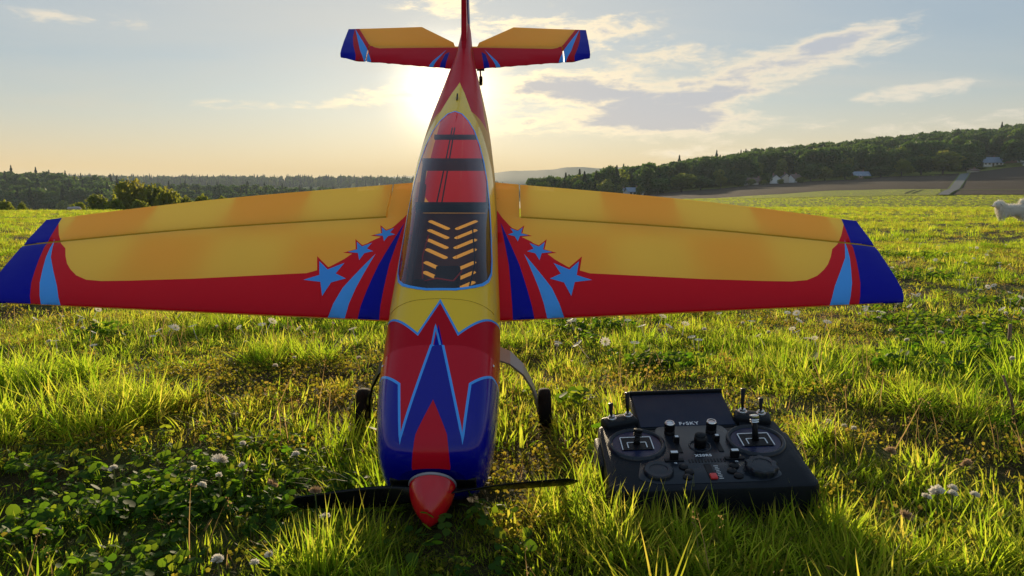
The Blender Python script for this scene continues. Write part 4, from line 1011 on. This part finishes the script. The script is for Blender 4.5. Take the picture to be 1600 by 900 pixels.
def crown_geo(kind, H_, W_, nq, leaf):
    V, F, T_ = [], [], []
    def quad(p, s, tn):
        n = Vector((TR_.gauss(0, 1), TR_.gauss(0, 1), TR_.gauss(.5, 1))).normalized(); a = n.orthogonal().normalized(); b = n.cross(a); r = TR_.uniform(0, 6.28); a, b = a*math.cos(r)+b*math.sin(r), b*math.cos(r)-a*math.sin(r)
        k = len(V)
        for u, v in ((-1, -.6), (.9, -.8), (1, .7), (-.7, 1)): V.append(tuple(p+a*u*s*.5+b*v*s*.5)); T_.append((tn, .3))
        F.append((k, k+1, k+2, k+3))
    if kind == 'conifer':
        for i in range(nq):
            t = TR_.random()**.8; z = H_*(.12+.88*(1-t*.0))*1; t = TR_.random(); z = H_*(.12+.88*t); r = W_*.5*(1-t)**.85*(.75+.25*math.sin(t*40))*math.sqrt(TR_.uniform(.25, 1)); a = TR_.uniform(0, 6.28)
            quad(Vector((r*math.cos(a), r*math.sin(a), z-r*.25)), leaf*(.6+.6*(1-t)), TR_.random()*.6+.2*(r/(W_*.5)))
    else:
        lobes = []
        for i in range(15):
            t = TR_.random(); a = TR_.uniform(0, 6.28); rr = W_*.5*.62*math.sqrt(TR_.random()); zc_ = H_*(.30+.55*t); env = math.sqrt(max(.12, 1-((zc_/H_-.55)/.5)**2)); lobes.append((Vector((rr*env*math.cos(a), rr*env*math.sin(a), zc_)), W_*TR_.uniform(.15, .25), TR_.random()))
        lobes.append((Vector((0, 0, H_*.82)), W_*.22, .6))
        for i in range(nq):
            c, r, lt = TR_.choice(lobes); d = Vector((TR_.gauss(0, 1), TR_.gauss(0, 1), TR_.gauss(.15, 1))).normalized(); p = c+d*r*TR_.uniform(.65, 1.08)
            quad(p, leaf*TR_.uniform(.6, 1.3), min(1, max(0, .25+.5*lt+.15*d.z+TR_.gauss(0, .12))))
    return V, F, T_
def trunk_geo(H_, W_, kind):
    g = G()
    g.tube([(0, 0, -.6), (W_*.01, 0, H_*.25), (0, W_*.015, H_*.5), (W_*.02, 0, H_*.78)], [H_*.025, H_*.020, H_*.013, H_*.004], 7)
    if kind != 'conifer':
        for i in range(5):
            a = i*1.3; z = H_*(.28+.08*i); g.tube([(0, 0, z), (W_*.16*math.cos(a), W_*.16*math.sin(a), z+H_*.10), (W_*.30*math.cos(a), W_*.30*math.sin(a), z+H_*.17)], [H_*.010, H_*.006, H_*.002], 5)
    return g
SPECIES = {}
def species(key, kind, H_, W_, nq, leaf, mat, var=1):
    for k in range(var):
        V, F, T_ = crown_geo(kind, H_, W_, nq, leaf)
        o = make('crown', V, F, mat, None, False, link=False); a = o.data.attributes.new('tint', 'FLOAT_VECTOR', 'POINT'); a.data.foreach_set('vector', [c for tt in T_ for c in (tt[0], tt[1], 0.)])
        g = trunk_geo(H_, W_, kind); tme = bpy.data.meshes.new('trunk'); tme.from_pydata(g.v, [], g.f); tme.materials.append(M_BARK)
        SPECIES.setdefault(key, []).append((o.data, tme, H_, W_))
        LIB.setdefault('forest_'+key, []).append(o)
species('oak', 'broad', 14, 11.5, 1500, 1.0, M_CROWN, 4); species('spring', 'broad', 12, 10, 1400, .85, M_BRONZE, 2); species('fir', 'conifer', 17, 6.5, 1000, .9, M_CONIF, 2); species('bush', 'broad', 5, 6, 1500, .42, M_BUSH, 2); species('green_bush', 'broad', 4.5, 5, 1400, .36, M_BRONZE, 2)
def px_top(v, d): return CAM_H+(321.5-v)/1134*d
def tree(name, key, u, d, vtop, wpx, label, group=None, cat='tree', var=None):
    cme, tme, H_, W_ = SPECIES[key][TR_.randrange(len(SPECIES[key])) if var is None else var]
    x, y = uv_xy(u, d); z = ground_z(x, y)-.2; hh = px_top(vtop, d)-z; ww = wpx/1134*d
    r = empty(name, (x, y, z), (0, 0, TR_.uniform(0, 6.28))); r.scale = (ww/W_, ww/W_, hh/H_)
    for nm, me in (('crown', cme), ('trunk', tme)):
        o = bpy.data.objects.new(nm, me); COL.objects.link(o); o.parent = r
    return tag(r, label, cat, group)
# bushes at the left edge of the meadow
tree('bush', 'bush', 205, 112, 284, 66, 'largest olive green bush at the meadow edge above the left wing', cat='bush', var=0)
tree('bush', 'green_bush', 243, 116, 292, 46, 'dark bush just right of the largest bush at meadow edge', cat='bush', var=0)
tree('bush', 'bush', 266, 108, 297, 42, 'bright green rounded bush right of the dark bush', cat='bush', var=1)
tree('bush', 'green_bush', 160, 110, 306, 40, 'low grey green bush left of the largest bush', cat='bush', var=1)
tree('bush', 'green_bush', 14, 100, 315, 34, 'small round bush at the far left edge of the field', cat='bush', var=0)
for u, vt, wp, lab in ordl([(125, 318, 30), (185, 313, 34), (222, 314, 36), (295, 309, 30), (322, 307, 34), (352, 309, 28), (40, 318, 20)], '%s low hedge shrub from the left along the meadow edge'):
    tree('bush', 'green_bush', u, TR_.uniform(104, 116), vt, wp, lab, 'low hedge shrubs along the left meadow edge', 'bush')
# trees in front of the wood on the right
for u, vt, wp, lab in ordl([(866, 281, 12), (881, 277, 13), (912, 267, 15), (930, 266, 13), (937, 271, 11), (955, 265, 13), (1026, 259, 12)], '%s dark pointed conifer to the right of the fuselage along the skyline'):
    tree('fir_tree', 'fir', u, TR_.uniform(355, 395), vt+2, wp*1.7, lab, 'conifers standing before the distant hills')
for u, d, vt, wp, key, lab in ((846, 360, 286, 26, 'oak', 'small leafy tree right of the fuselage, lowest on the skyline'), (948, 345, 281, 34, 'spring', 'yellow green round tree just left of the white houses'), (905, 350, 282, 30, 'oak', 'dark round tree under the two tallest conifers'), (1006, 352, 262, 34, 'oak', 'tall dark tree directly right of the white houses'),
    (1025, 345, 280, 46, 'oak', 'broad dark tree at the left foot of the wooded hill'), (1062, 372, 272, 50, 'spring', 'yellowish broad tree on the left foot of the wooded hill'), (1092, 385, 276, 40, 'oak', 'dark green tree left of the pale pointed tree'), (1123, 392, 266, 24, 'spring', 'pale pointed tree left of the farm cottages'), (1150, 398, 274, 34, 'oak', 'round tree touching the left cottage'),
    (1192, 402, 272, 22, 'oak', 'small tree between the first two cottages'), (1218, 425, 250, 24, 'spring', 'light green slim tree above the middle cottages'), (1262, 400, 258, 38, 'oak', 'large dark tree right of the cottages'), (1284, 402, 262, 32, 'spring', 'yellow green tree right of the large dark tree'), (1315, 404, 258, 40, 'oak', 'broad tree left of the lone farmhouse'),
    (1370, 402, 262, 36, 'oak', 'dark tree just right of the lone farmhouse'), (1402, 400, 250, 34, 'spring', 'pale green tree left of the farm track end'), (1432, 404, 246, 44, 'oak', 'big round tree behind the end of the farm track'), (1465, 398, 238, 56, 'spring', 'largest light green tree right above the farm track'), (1500, 415, 240, 36, 'oak', 'dark tree left of the blue roofed house'), (1575, 440, 234, 40, 'oak', 'dark tree between the two upper right houses')):
    tree('leafy_tree', key, u, d, vt, wp, lab)
# the woods themselves: too many to count
fk = ['forest_oak', 'forest_spring', 'forest_fir']; st_ = {}; c_ = 0
for k in fk: st_[k] = c_; c_ += len(LIB[k])
def wood(name, u0, u1, d0, d1, n, label, fir=.2, spring=.12, smin=.8, smax=1.2, avoid=()):
    P_ = []
    for i in range(n):
        d = math.sqrt(TR_.uniform(d0*d0, d1*d1)); u = TR_.uniform(u0, u1); x, y = uv_xy(u, d)
        lo = d0+(60 if u < 1000 and name == 'wooded_hill' else 0)
        if any(a < u < b and d < dm for a, b, dm in avoid): continue
        q = TR_.random(); key = 'forest_fir' if q < fir else 'forest_spring' if q < fir+spring else 'forest_oak'
        P_.append((x, y, ground_z(x, y)-1., TR_.uniform(0, 6.28), 0, 0, TR_.uniform(smin, smax), st_[key]+TR_.randrange(len(LIB[key]))))
    return P_
AV = [(968, 1004, 420), (1180, 1245, 440), (1322, 1356, 440), (1508, 1570, 480), (1575, 1625, 480)]
WP = wood('wooded_hill', 990, 2300, 412, 650, 3200, '', .02, .22, .8, 1.3, AV)+wood('wooded_hill', 895, 1010, 372, 470, 170, '', .03, .3, .95, 1.3, AV)+wood('wooded_hill', 838, 905, 372, 450, 110, '', .03, .3, 1.05, 1.45, AV)
WL = wood('wood', -1000, 200, 430, 690, 2200, '', .12, .15, .75, 1.25)+wood('wood', 190, 720, 470, 690, 700, '', .2, .1, .6, .85)
WR_ = wood('wood', -1000, 860, 1330, 1580, 3800, '', .5, .05, .8, 1.2)
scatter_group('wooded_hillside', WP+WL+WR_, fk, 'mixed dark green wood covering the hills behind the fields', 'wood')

# ---------------------------------------------------------------- houses
def mat_wall(name, c): return mat_basic(name, c, .85, var=.08, vscale=2.)
M_WALLW = mat_wall('white_render', (.72, .72, .72)); M_WALLC = mat_wall('cream_render', (.58, .52, .45)); M_WALLB = mat_wall('brick_wall', (.30, .16, .12)); M_ROOFD = mat_basic('slate_roof', (.06, .065, .08), .6, var=.2, vscale=3.); M_ROOFB = mat_basic('blue_grey_roof', (.16, .21, .30), .35, var=.15, vscale=3.); M_ROOFR = mat_basic('brown_tile_roof', (.13, .075, .06), .7, var=.2, vscale=3.)
M_PANE = mat_basic('window_pane', (.02, .025, .03), .1, spec=.8); M_DOOR = mat_basic('timber_door', (.10, .06, .04), .6)
def house(name, u, d, w_, dp, hw, hr, rz, wall, roof, label, nwin=4, sink=.3, group=None, cat='house'):
    x, y = uv_xy(u, d); z = ground_z(x, y)-sink
    r = empty(name, (x, y, z), (0, 0, R_(rz)))
    g = G(); a, b = w_/2, dp/2
    g.add([(-a, -b, 0), (a, -b, 0), (a, b, 0), (-a, b, 0), (-a, -b, hw), (a, -b, hw), (a, b, hw), (-a, b, hw), (-a, 0, hw+hr), (a, 0, hw+hr)], [(0, 1, 5, 4), (2, 3, 7, 6), (1, 2, 6, 9, 5), (3, 0, 4, 8, 7), (0, 3, 2, 1)]); g.build('wall', wall, r)
    g = G(); e = .5; t = .25; ov = hr/b*e
    for s in (-1, 1):
        vs = [(-a-e, s*(b+e), hw-ov), (a+e, s*(b+e), hw-ov), (a+e, 0, hw+hr), (-a-e, 0, hw+hr)]; vs += [(p[0], p[1], p[2]+t) for p in vs]
        g.add(vs, [(0, 1, 2, 3), (7, 6, 5, 4), (0, 4, 5, 1), (1, 5, 6, 2), (2, 6, 7, 3), (3, 7, 4, 0)])
    rf = g.build('roof', roof, r)
    g = G(); g.box((a*.4, .4, hw+hr+.3), (.7, .7, 1.6)); g.build('chimney', M_WALLB, rf)
    if nwin:
        for i in range(nwin):
            xx = lerp(-a+1.2, a-1.2, i/(nwin-1))
            if i == nwin//2: g = G(); g.box((xx, -b-.03, 1.05), (1.0, .10, 2.1)); g.build('door', M_DOOR, r); continue
            wn = G().box((xx, -b-.02, 1.6), (1.3, .08, 1.3)).build('window', M_WALLW, r); G().box((xx, -b-.07, 1.6), (1.05, .04, 1.05)).build('pane', M_PANE, wn)
        if hw > 4:
            for i in range(nwin): xx = lerp(-a+1.2, a-1.2, i/(nwin-1)); wn = G().box((xx, -b-.02, 4.2), (1.2, .08, 1.2)).build('window', M_WALLW, r); G().box((xx, -b-.07, 4.2), (.95, .04, .95)).build('pane', M_PANE, wn)
    return tag(r, label, cat, group)
house('house', 973, 355, 5.7, 6.0, 2.4, 2.1, 70, M_WALLW, M_ROOFB, 'white house with blue grey roof, leftmost of the pair behind the right wing', 3)
house('house', 989, 350, 7.4, 6.0, 2.3, 1.9, 10, M_WALLW, M_ROOFB, 'white house with blue grey roof, right one of the pair behind the right wing', 4)
house('house', 1176, 404, 9.8, 6.0, 1.9, 2.1, 4, M_WALLC, M_ROOFR, 'long low cottage with brown roof, first of the cottages below the wood', 4)
house('house', 1206, 404, 5.7, 6.8, 2.3, 2.6, 86, M_WALLW, M_ROOFD, 'white gabled cottage with dark roof, second of the cottages below the wood', 3)
house('house', 1223, 407, 5.7, 6.8, 2.4, 2.7, 80, M_WALLC, M_ROOFD, 'steep roofed dark cottage, third of the cottages below the wood', 3)
house('house', 1237, 403, 4.9, 6.0, 2.7, 1.9, 15, M_WALLW, M_ROOFR, 'small bright white house, last of the cottages below the wood', 3)
house('house', 1338, 404, 8.2, 6.0, 1.9, 2.1, -4, M_WALLB, M_ROOFB, 'lone farmhouse with pale roof between trees at the ploughed field', 4)
house('house', 1537, 428, 10.7, 7.6, 2.4, 3.0, -6, M_WALLW, M_ROOFB, 'large house with blue grey roof and white wall, right of the track', 5)
house('house', 1567, 436, 6.6, 6.8, 3.3, 2.4, 80, M_WALLB, M_ROOFD, 'brown gabled house behind the large blue roofed house', 3)
house('house', 1597, 430, 11.5, 7.6, 3.5, 2.6, -12, M_WALLW, M_ROOFB, 'pale two storey house at the right edge of the picture', 4)
house('shed', 1512, 404, 4.9, 3.4, 1.2, 0.7, 8, M_WALLC, M_ROOFR, 'low pale shed at the end of the farm track', 0, cat='shed')
house('shed', 1594, 408, 2.8, 2.5, 1.4, 0.5, 0, M_WALLW, M_ROOFB, 'small white hut in front of the pale two storey house', 0, cat='shed')
for u, d, vt, wp, lab in ordl([(966, 346, 290, 14), (998, 342, 291, 16), (1170, 396, 280, 15), (1189, 394, 282, 14), (1215, 395, 281, 13), (1246, 396, 278, 16), (1329, 396, 275, 14), (1349, 394, 276, 14), (1524, 416, 262, 16), (1553, 418, 259, 18), (1580, 418, 258, 16), (1608, 416, 257, 18)], '%s dark garden shrub from the left in front of the distant houses'):
    tree('garden_shrub', 'green_bush', u, d, vt, wp, lab, 'garden shrubs in front of the distant houses', 'bush')
# pale heap at the left edge of the meadow
x, y = uv_xy(121, 58); g = G()
for k in range(5): g.ball((rnd.uniform(-.4, .4), rnd.uniform(-.2, .2), .12), (rnd.uniform(.2, .35), .25, rnd.uniform(.15, .24)), 10, 7)
o = g.build('stone_heap', mat_basic('pale_stone', (.45, .38, .36), .9, var=.25, vscale=6), None, True); o.location = (x, y, ground_z(x, y)-.02); tag(o, 'small pale heap at the left edge of the meadow', 'stones')
# trampled stake in the grass
def rod(name, u, v, h, r, mat, label, cat, lean=.1):
    x, y = on_ground(u, v); o = G().tube([(0, 0, -.01), (lean*h*.4, 0, h*.5), (lean*h, .0, h)], [r, r*.95, r*.8], 8).build(name, mat, None, True); o.location = (x, y, ground_z(x, y)); return tag(o, label, cat)
M_STICK = mat_basic('weathered_wood', (.20, .12, .075), .85, var=.25, vscale=80)
rod('wooden_peg', 1577, 542, .062, .0045, M_STICK, 'short brown wooden peg upright in the grass at the right edge', 'peg', -.03)
rod('dry_stem', 1588, 650, .075, .0022, M_STICK, 'leaning dry brown stem in the grass near the right edge', 'stem', -.35)

# ---------------------------------------------------------------- flowers
M_PETAL = mat_basic('white_petals', (.72, .68, .62), .6, trans=.35, tcol=(.85, .78, .62)); M_STEM = mat_basic('flower_stem', (.10, .13, .03), .6, trans=.3, tcol=(.3, .35, .05)); M_OLD = mat_basic('withered_petals', (.34, .24, .15), .8, trans=.3, tcol=(.6, .4, .2))
FR = random.Random(3)
def head_mesh(nm, mat, R1, n):
    V, F = [], []
    for i in range(n):
        ph = math.acos(1-1.25*(i+.5)/n); a = i*2.39996; d = Vector((math.sin(ph)*math.cos(a), math.sin(ph)*math.sin(a), math.cos(ph)*.9+.25)).normalized(); sd = d.orthogonal().normalized(); up_ = d.cross(sd); L = R1*FR.uniform(.8, 1.15); w_ = R1*.20; k = len(V)
        for t, ww in ((.15, .5), (.65, 1.), (1., .35)):
            c = d*L*t; V.append(tuple(c+sd*w_*ww)); V.append(tuple(c-sd*w_*ww+up_*w_*.3))
        F += [(k, k+1, k+3, k+2), (k+2, k+3, k+5, k+4)]
    me = bpy.data.meshes.new(nm); me.from_pydata(V, [], F); me.materials.append(mat); return me
HEADS = [head_mesh('petals', M_PETAL, .0085, 70), head_mesh('petals', M_PETAL, .0070, 52), head_mesh('petals', M_OLD, .0080, 40)]
g = G().tube([(0, 0, 0), (.1, 0, .5), (.05, .03, 1.)], [.03, .028, .024], 6); STEM = bpy.data.meshes.new('stem'); STEM.from_pydata(g.v, [], g.f); STEM.materials.append(M_STEM)
def flower(u, v, sz, old, label, group=None):
    """u, v: where the head shows; it stands a few centimetres above the ground"""
    h = FR.uniform(.022, .034)*max(1, sz*.7)
    p = math.atan2(450-321.5, 1134.1); a = math.atan2(v-450, 1134.1)+p; d = (CAM_H-h)/math.tan(a); x = (u-800)/1134.1*(d*math.cos(p)+(CAM_H-h)*math.sin(p)); z = ground_z(x, d)
    r = empty('withered_flower' if old else 'clover_flower', (x, d, z), (0, 0, FR.uniform(0, 6.28)))
    o = bpy.data.objects.new('flower_head', HEADS[2 if old else FR.randrange(2)]); COL.objects.link(o); o.parent = r; o.location = (.05*h, .03*h, h-z); o.rotation_euler = (FR.gauss(0, .25), FR.gauss(0, .25), 0); o.scale = (sz,)*3
    s = bpy.data.objects.new('stem', STEM); COL.objects.link(s); s.parent = r; s.scale = (h, h, h-z)
    return tag(r, label, 'flower', group)
flower(342, 722, 1.15, 0, 'largest white clover head left of the plane nose')
flower(1462, 770, 1.2, 0, 'largest white clover head right of the transmitter')
for u, v, lab in ordl([(306, 732), (376, 728), (317, 759), (339, 744), (380, 694), (460, 711), (179, 733), (508, 807)], '%s small white clover head in the grass left of the plane nose, from the left'): flower(u, v, .6, 0, lab, 'small clover heads left of the nose')
for u, v, lab in ordl([(337, 876), (419, 869), (401, 880)], '%s white clover head at the bottom edge left of the spinner, from the left'): flower(u, v, .62, 0, lab, 'clover heads at the bottom edge')
for u, v, lab in ordl([(1485, 772), (1486, 763), (1448, 778), (1524, 774)], '%s small white clover head beside the largest one on the right, from the left'): flower(u, v, .6, 0, lab, 'small clover heads around the largest on the right')
for u, v, lab in ordl([(1320, 666), (1336, 670), (1294, 659)], '%s small white clover head behind the transmitter on the right, from the left'): flower(u, v, .6, 0, lab, 'small clover heads behind the transmitter')
for u, v, lab in ordl([(431, 572), (459, 559), (385, 534), (98, 495), (130, 513), (76, 534), (340, 510), (520, 505), (560, 560)], '%s small white clover head in the grass below the left wing, from the left'): flower(u, v, .62, 0, lab, 'small clover heads below the left wing')
for u, v, lab in ordl([(1418, 532), (1472, 536), (1470, 520), (1481, 501), (1501, 496), (1538, 506), (1571, 490), (1583, 561), (1344, 491), (1373, 488), (1373, 497), (1392, 516), (1160, 505), (1100, 515), (890, 505), (905, 515), (1200, 520), (870, 540)], '%s small white clover head in the grass below the right wing, from the left'): flower(u, v, .7, 0, lab, 'small clover heads below the right wing')
for u, v, lab in ordl([(1389, 706), (1512, 726), (493, 770), (1267, 532), (425, 757), (1415, 808)], '%s withered brown clover head in the foreground grass, from the left'): flower(u, v, .95, 1, lab, 'withered clover heads')
dz_ = G()
for k in range(11):
    a = 2*math.pi*k/11; c, s = math.cos(a), math.sin(a); b = len(dz_.v); dz_.add([(.002*c, .002*s, 0), (.008*c-.0022*s, .008*s+.0022*c, .001), (.012*c, .012*s, .002), (.008*c+.0022*s, .008*s-.0022*c, .001)], [(0, 1, 2, 3)])
dz_.tube([(0, 0, -.035), (.002, 0, -.015), (0, 0, -.0005)], .0007, 5)
DAISY = bpy.data.meshes.new('daisy'); DAISY.from_pydata(dz_.v, [], dz_.f); DAISY.materials.append(M_PETAL)
for i in range(170):
    if i < 115: u, v = FR.uniform(1290, 1600), 355+150*FR.random()**.75
    elif i < 140: u, v = FR.uniform(860, 1300), FR.uniform(498, 560)
    else: u, v = FR.uniform(0, 560), FR.uniform(480, 560)
    if i < 115 and noise.noise(Vector((u*.012, v*.03, 0))) < -.08: continue
    x, y = on_ground(u, v); o = bpy.data.objects.new('daisy', DAISY); COL.objects.link(o); o.location = (x, y, ground_z(x, y)+FR.uniform(.034, .05)*(1 if y < 5 else 1.3)); o.rotation_euler = (FR.gauss(.35, .3), FR.gauss(0, .3), FR.uniform(0, 6)); o.scale = (FR.uniform(.7, 1.15),)*3
    tag(o, 'tiny white daisy dotted over the meadow beside the right wing tip' if i < 115 else 'tiny white daisy in the grass below the wings', 'flower', 'daisies beside the right wing tip' if i < 115 else 'daisies below the wings')

# ---------------------------------------------------------------- white dog
M_FUR = mat_basic('white_fur', (.88, .85, .80), .9, var=.06, vscale=12, trans=.3, tcol=(.95, .85, .65)); M_NOSE = mat_basic('dog_nose', (.02, .018, .018), .4)
DOG = empty('dog', (9.93, 14.55, ground_z(9.93, 14.55)), (0, 0, R_(3)))
tag(DOG, 'white long haired dog standing side on in the meadow at the right edge', 'dog')
g = G()
def limb(a, b, r0, r1):
    a, b = Vector(a), Vector(b); n = 6
    for i in range(n+1): t = i/n; r = lerp(r0, r1, t); g.ball(a.lerp(b, t), r, 12, 8)
# head looks to -x
limb((-.10, 0, .265), (.22, 0, .275), .105, .100); limb((-.14, 0, .255), (-.06, 0, .25), .098, .105); limb((.20, 0, .28), (.27, 0, .26), .105, .095)
limb((-.16, 0, .29), (-.255, 0, .375), .092, .068); limb((-.262, 0, .392), (-.30, 0, .388), .062, .050); limb((-.315, 0, .372), (-.372, 0, .360), .032, .021); limb((-.31, 0, .352), (-.355, 0, .345), .020, .014)
for s in (-1, 1):
    limb((-.17, s*.055, .24), (-.165, s*.055, .14), .055, .036); limb((-.165, s*.055, .14), (-.17, s*.055, .028), .033, .024); limb((-.17, s*.055, .022), (-.20, s*.055, .020), .026, .020)
    limb((.22, s*.06, .25), (.19, s*.06, .165), .075, .046); limb((.19, s*.06, .165), (.255, s*.06, .105), .042, .028); limb((.255, s*.06, .105), (.24, s*.06, .028), .028, .023); limb((.24, s*.06, .022), (.212, s*.06, .020), .026, .020)
    limb((-.250, s*.045, .445), (-.238, s*.060, .405), .016, .024)
limb((.29, 0, .31), (.33, 0, .40), .035, .05); limb((.33, 0, .40), (.26, .02, .43), .055, .05)
limb((-.15, 0, .20), (-.17, 0, .32), .075, .075)
src = make('body', g.v, g.f, M_FUR, DOG)
md = src.modifiers.new('one_skin', 'REMESH'); md.mode = 'VOXEL'; md.voxel_size = .011; md.use_smooth_shade = True
sm = src.modifiers.new('soft', 'SMOOTH'); sm.iterations = 4
bpy.context.view_layer.update()
dg = bpy.context.evaluated_depsgraph_get(); me = bpy.data.meshes.new_from_object(src.evaluated_get(dg)); src.modifiers.clear(); src.data = me
me.materials.clear(); me.materials.append(M_FUR)
V, F = [], []; DR = random.Random(2); polys = list(me.polygons); me.calc_loop_triangles()
for i in range(15000):
    p = polys[DR.randrange(len(polys))]; c, n = p.center, p.normal
    if c.z < .03 or c.x < -.325: continue
    L = .018+.045*min(1, max(0, (c.z-.1)/.15)) if c.x > -.26 else .016
    d = (n*.55+Vector((.45, 0, -.45))*DR.uniform(.4, 1.2)+Vector((DR.gauss(0, .3), DR.gauss(0, .3), DR.gauss(0, .3)))).normalized(); sd = d.cross(n)
    if sd.length < .05: continue
    sd = sd.normalized()*.004; k = len(V); b0 = c-n*.003; V += [tuple(b0+sd), tuple(b0-sd), tuple(b0+d*L)]; F.append((k, k+1, k+2))
make('fur', V, F, M_FUR, DOG)
G().ball((-.392, 0, .366), (.012, .013, .010), 8, 6).build('nose', M_NOSE, DOG, True)
for s in (-1, 1):
    G().ball((-.318, s*.036, .398), .0085, 8, 6).build('eye', M_NOSE, DOG, True)
    G().add([(-.262, s*.050, .438), (-.228, s*.060, .430), (-.226, s*.090, .365), (-.262, s*.086, .375), (-.246, s*.050, .41)], [(0, 1, 2, 3), (0, 4, 1), (1, 4, 2), (2, 4, 3), (3, 4, 0)]).build('ear', mat_basic('dark_ear_fur', (.10, .07, .05), .9), DOG, True)
make('mouth', [(-.385, -.012, .345), (-.385, .012, .345), (-.335, .018, .342), (-.335, -.018, .342), (-.36, 0, .338)], [(0, 1, 4), (1, 2, 4), (2, 3, 4), (3, 0, 4)], M_NOSE, DOG)

# ---------------------------------------------------------------- hazy evening air
hm = bpy.data.materials.new('evening_haze'); hm.use_nodes = True; t = NT(hm.node_tree)
pv = t.add('ShaderNodeVolumePrincipled', {'Color': (.72, .84, 1., 1), 'Density': .00011, 'Anisotropy': .2})
t.l.new(pv.outputs[0], t.add('ShaderNodeOutputMaterial').inputs['Volume'])
g = G(); g.box((0, 0, 0), (27000, 27000, 165)); o = g.build('haze', hm); o.location = (0, 0, 165/2-22); tag(o, kind='stuff')
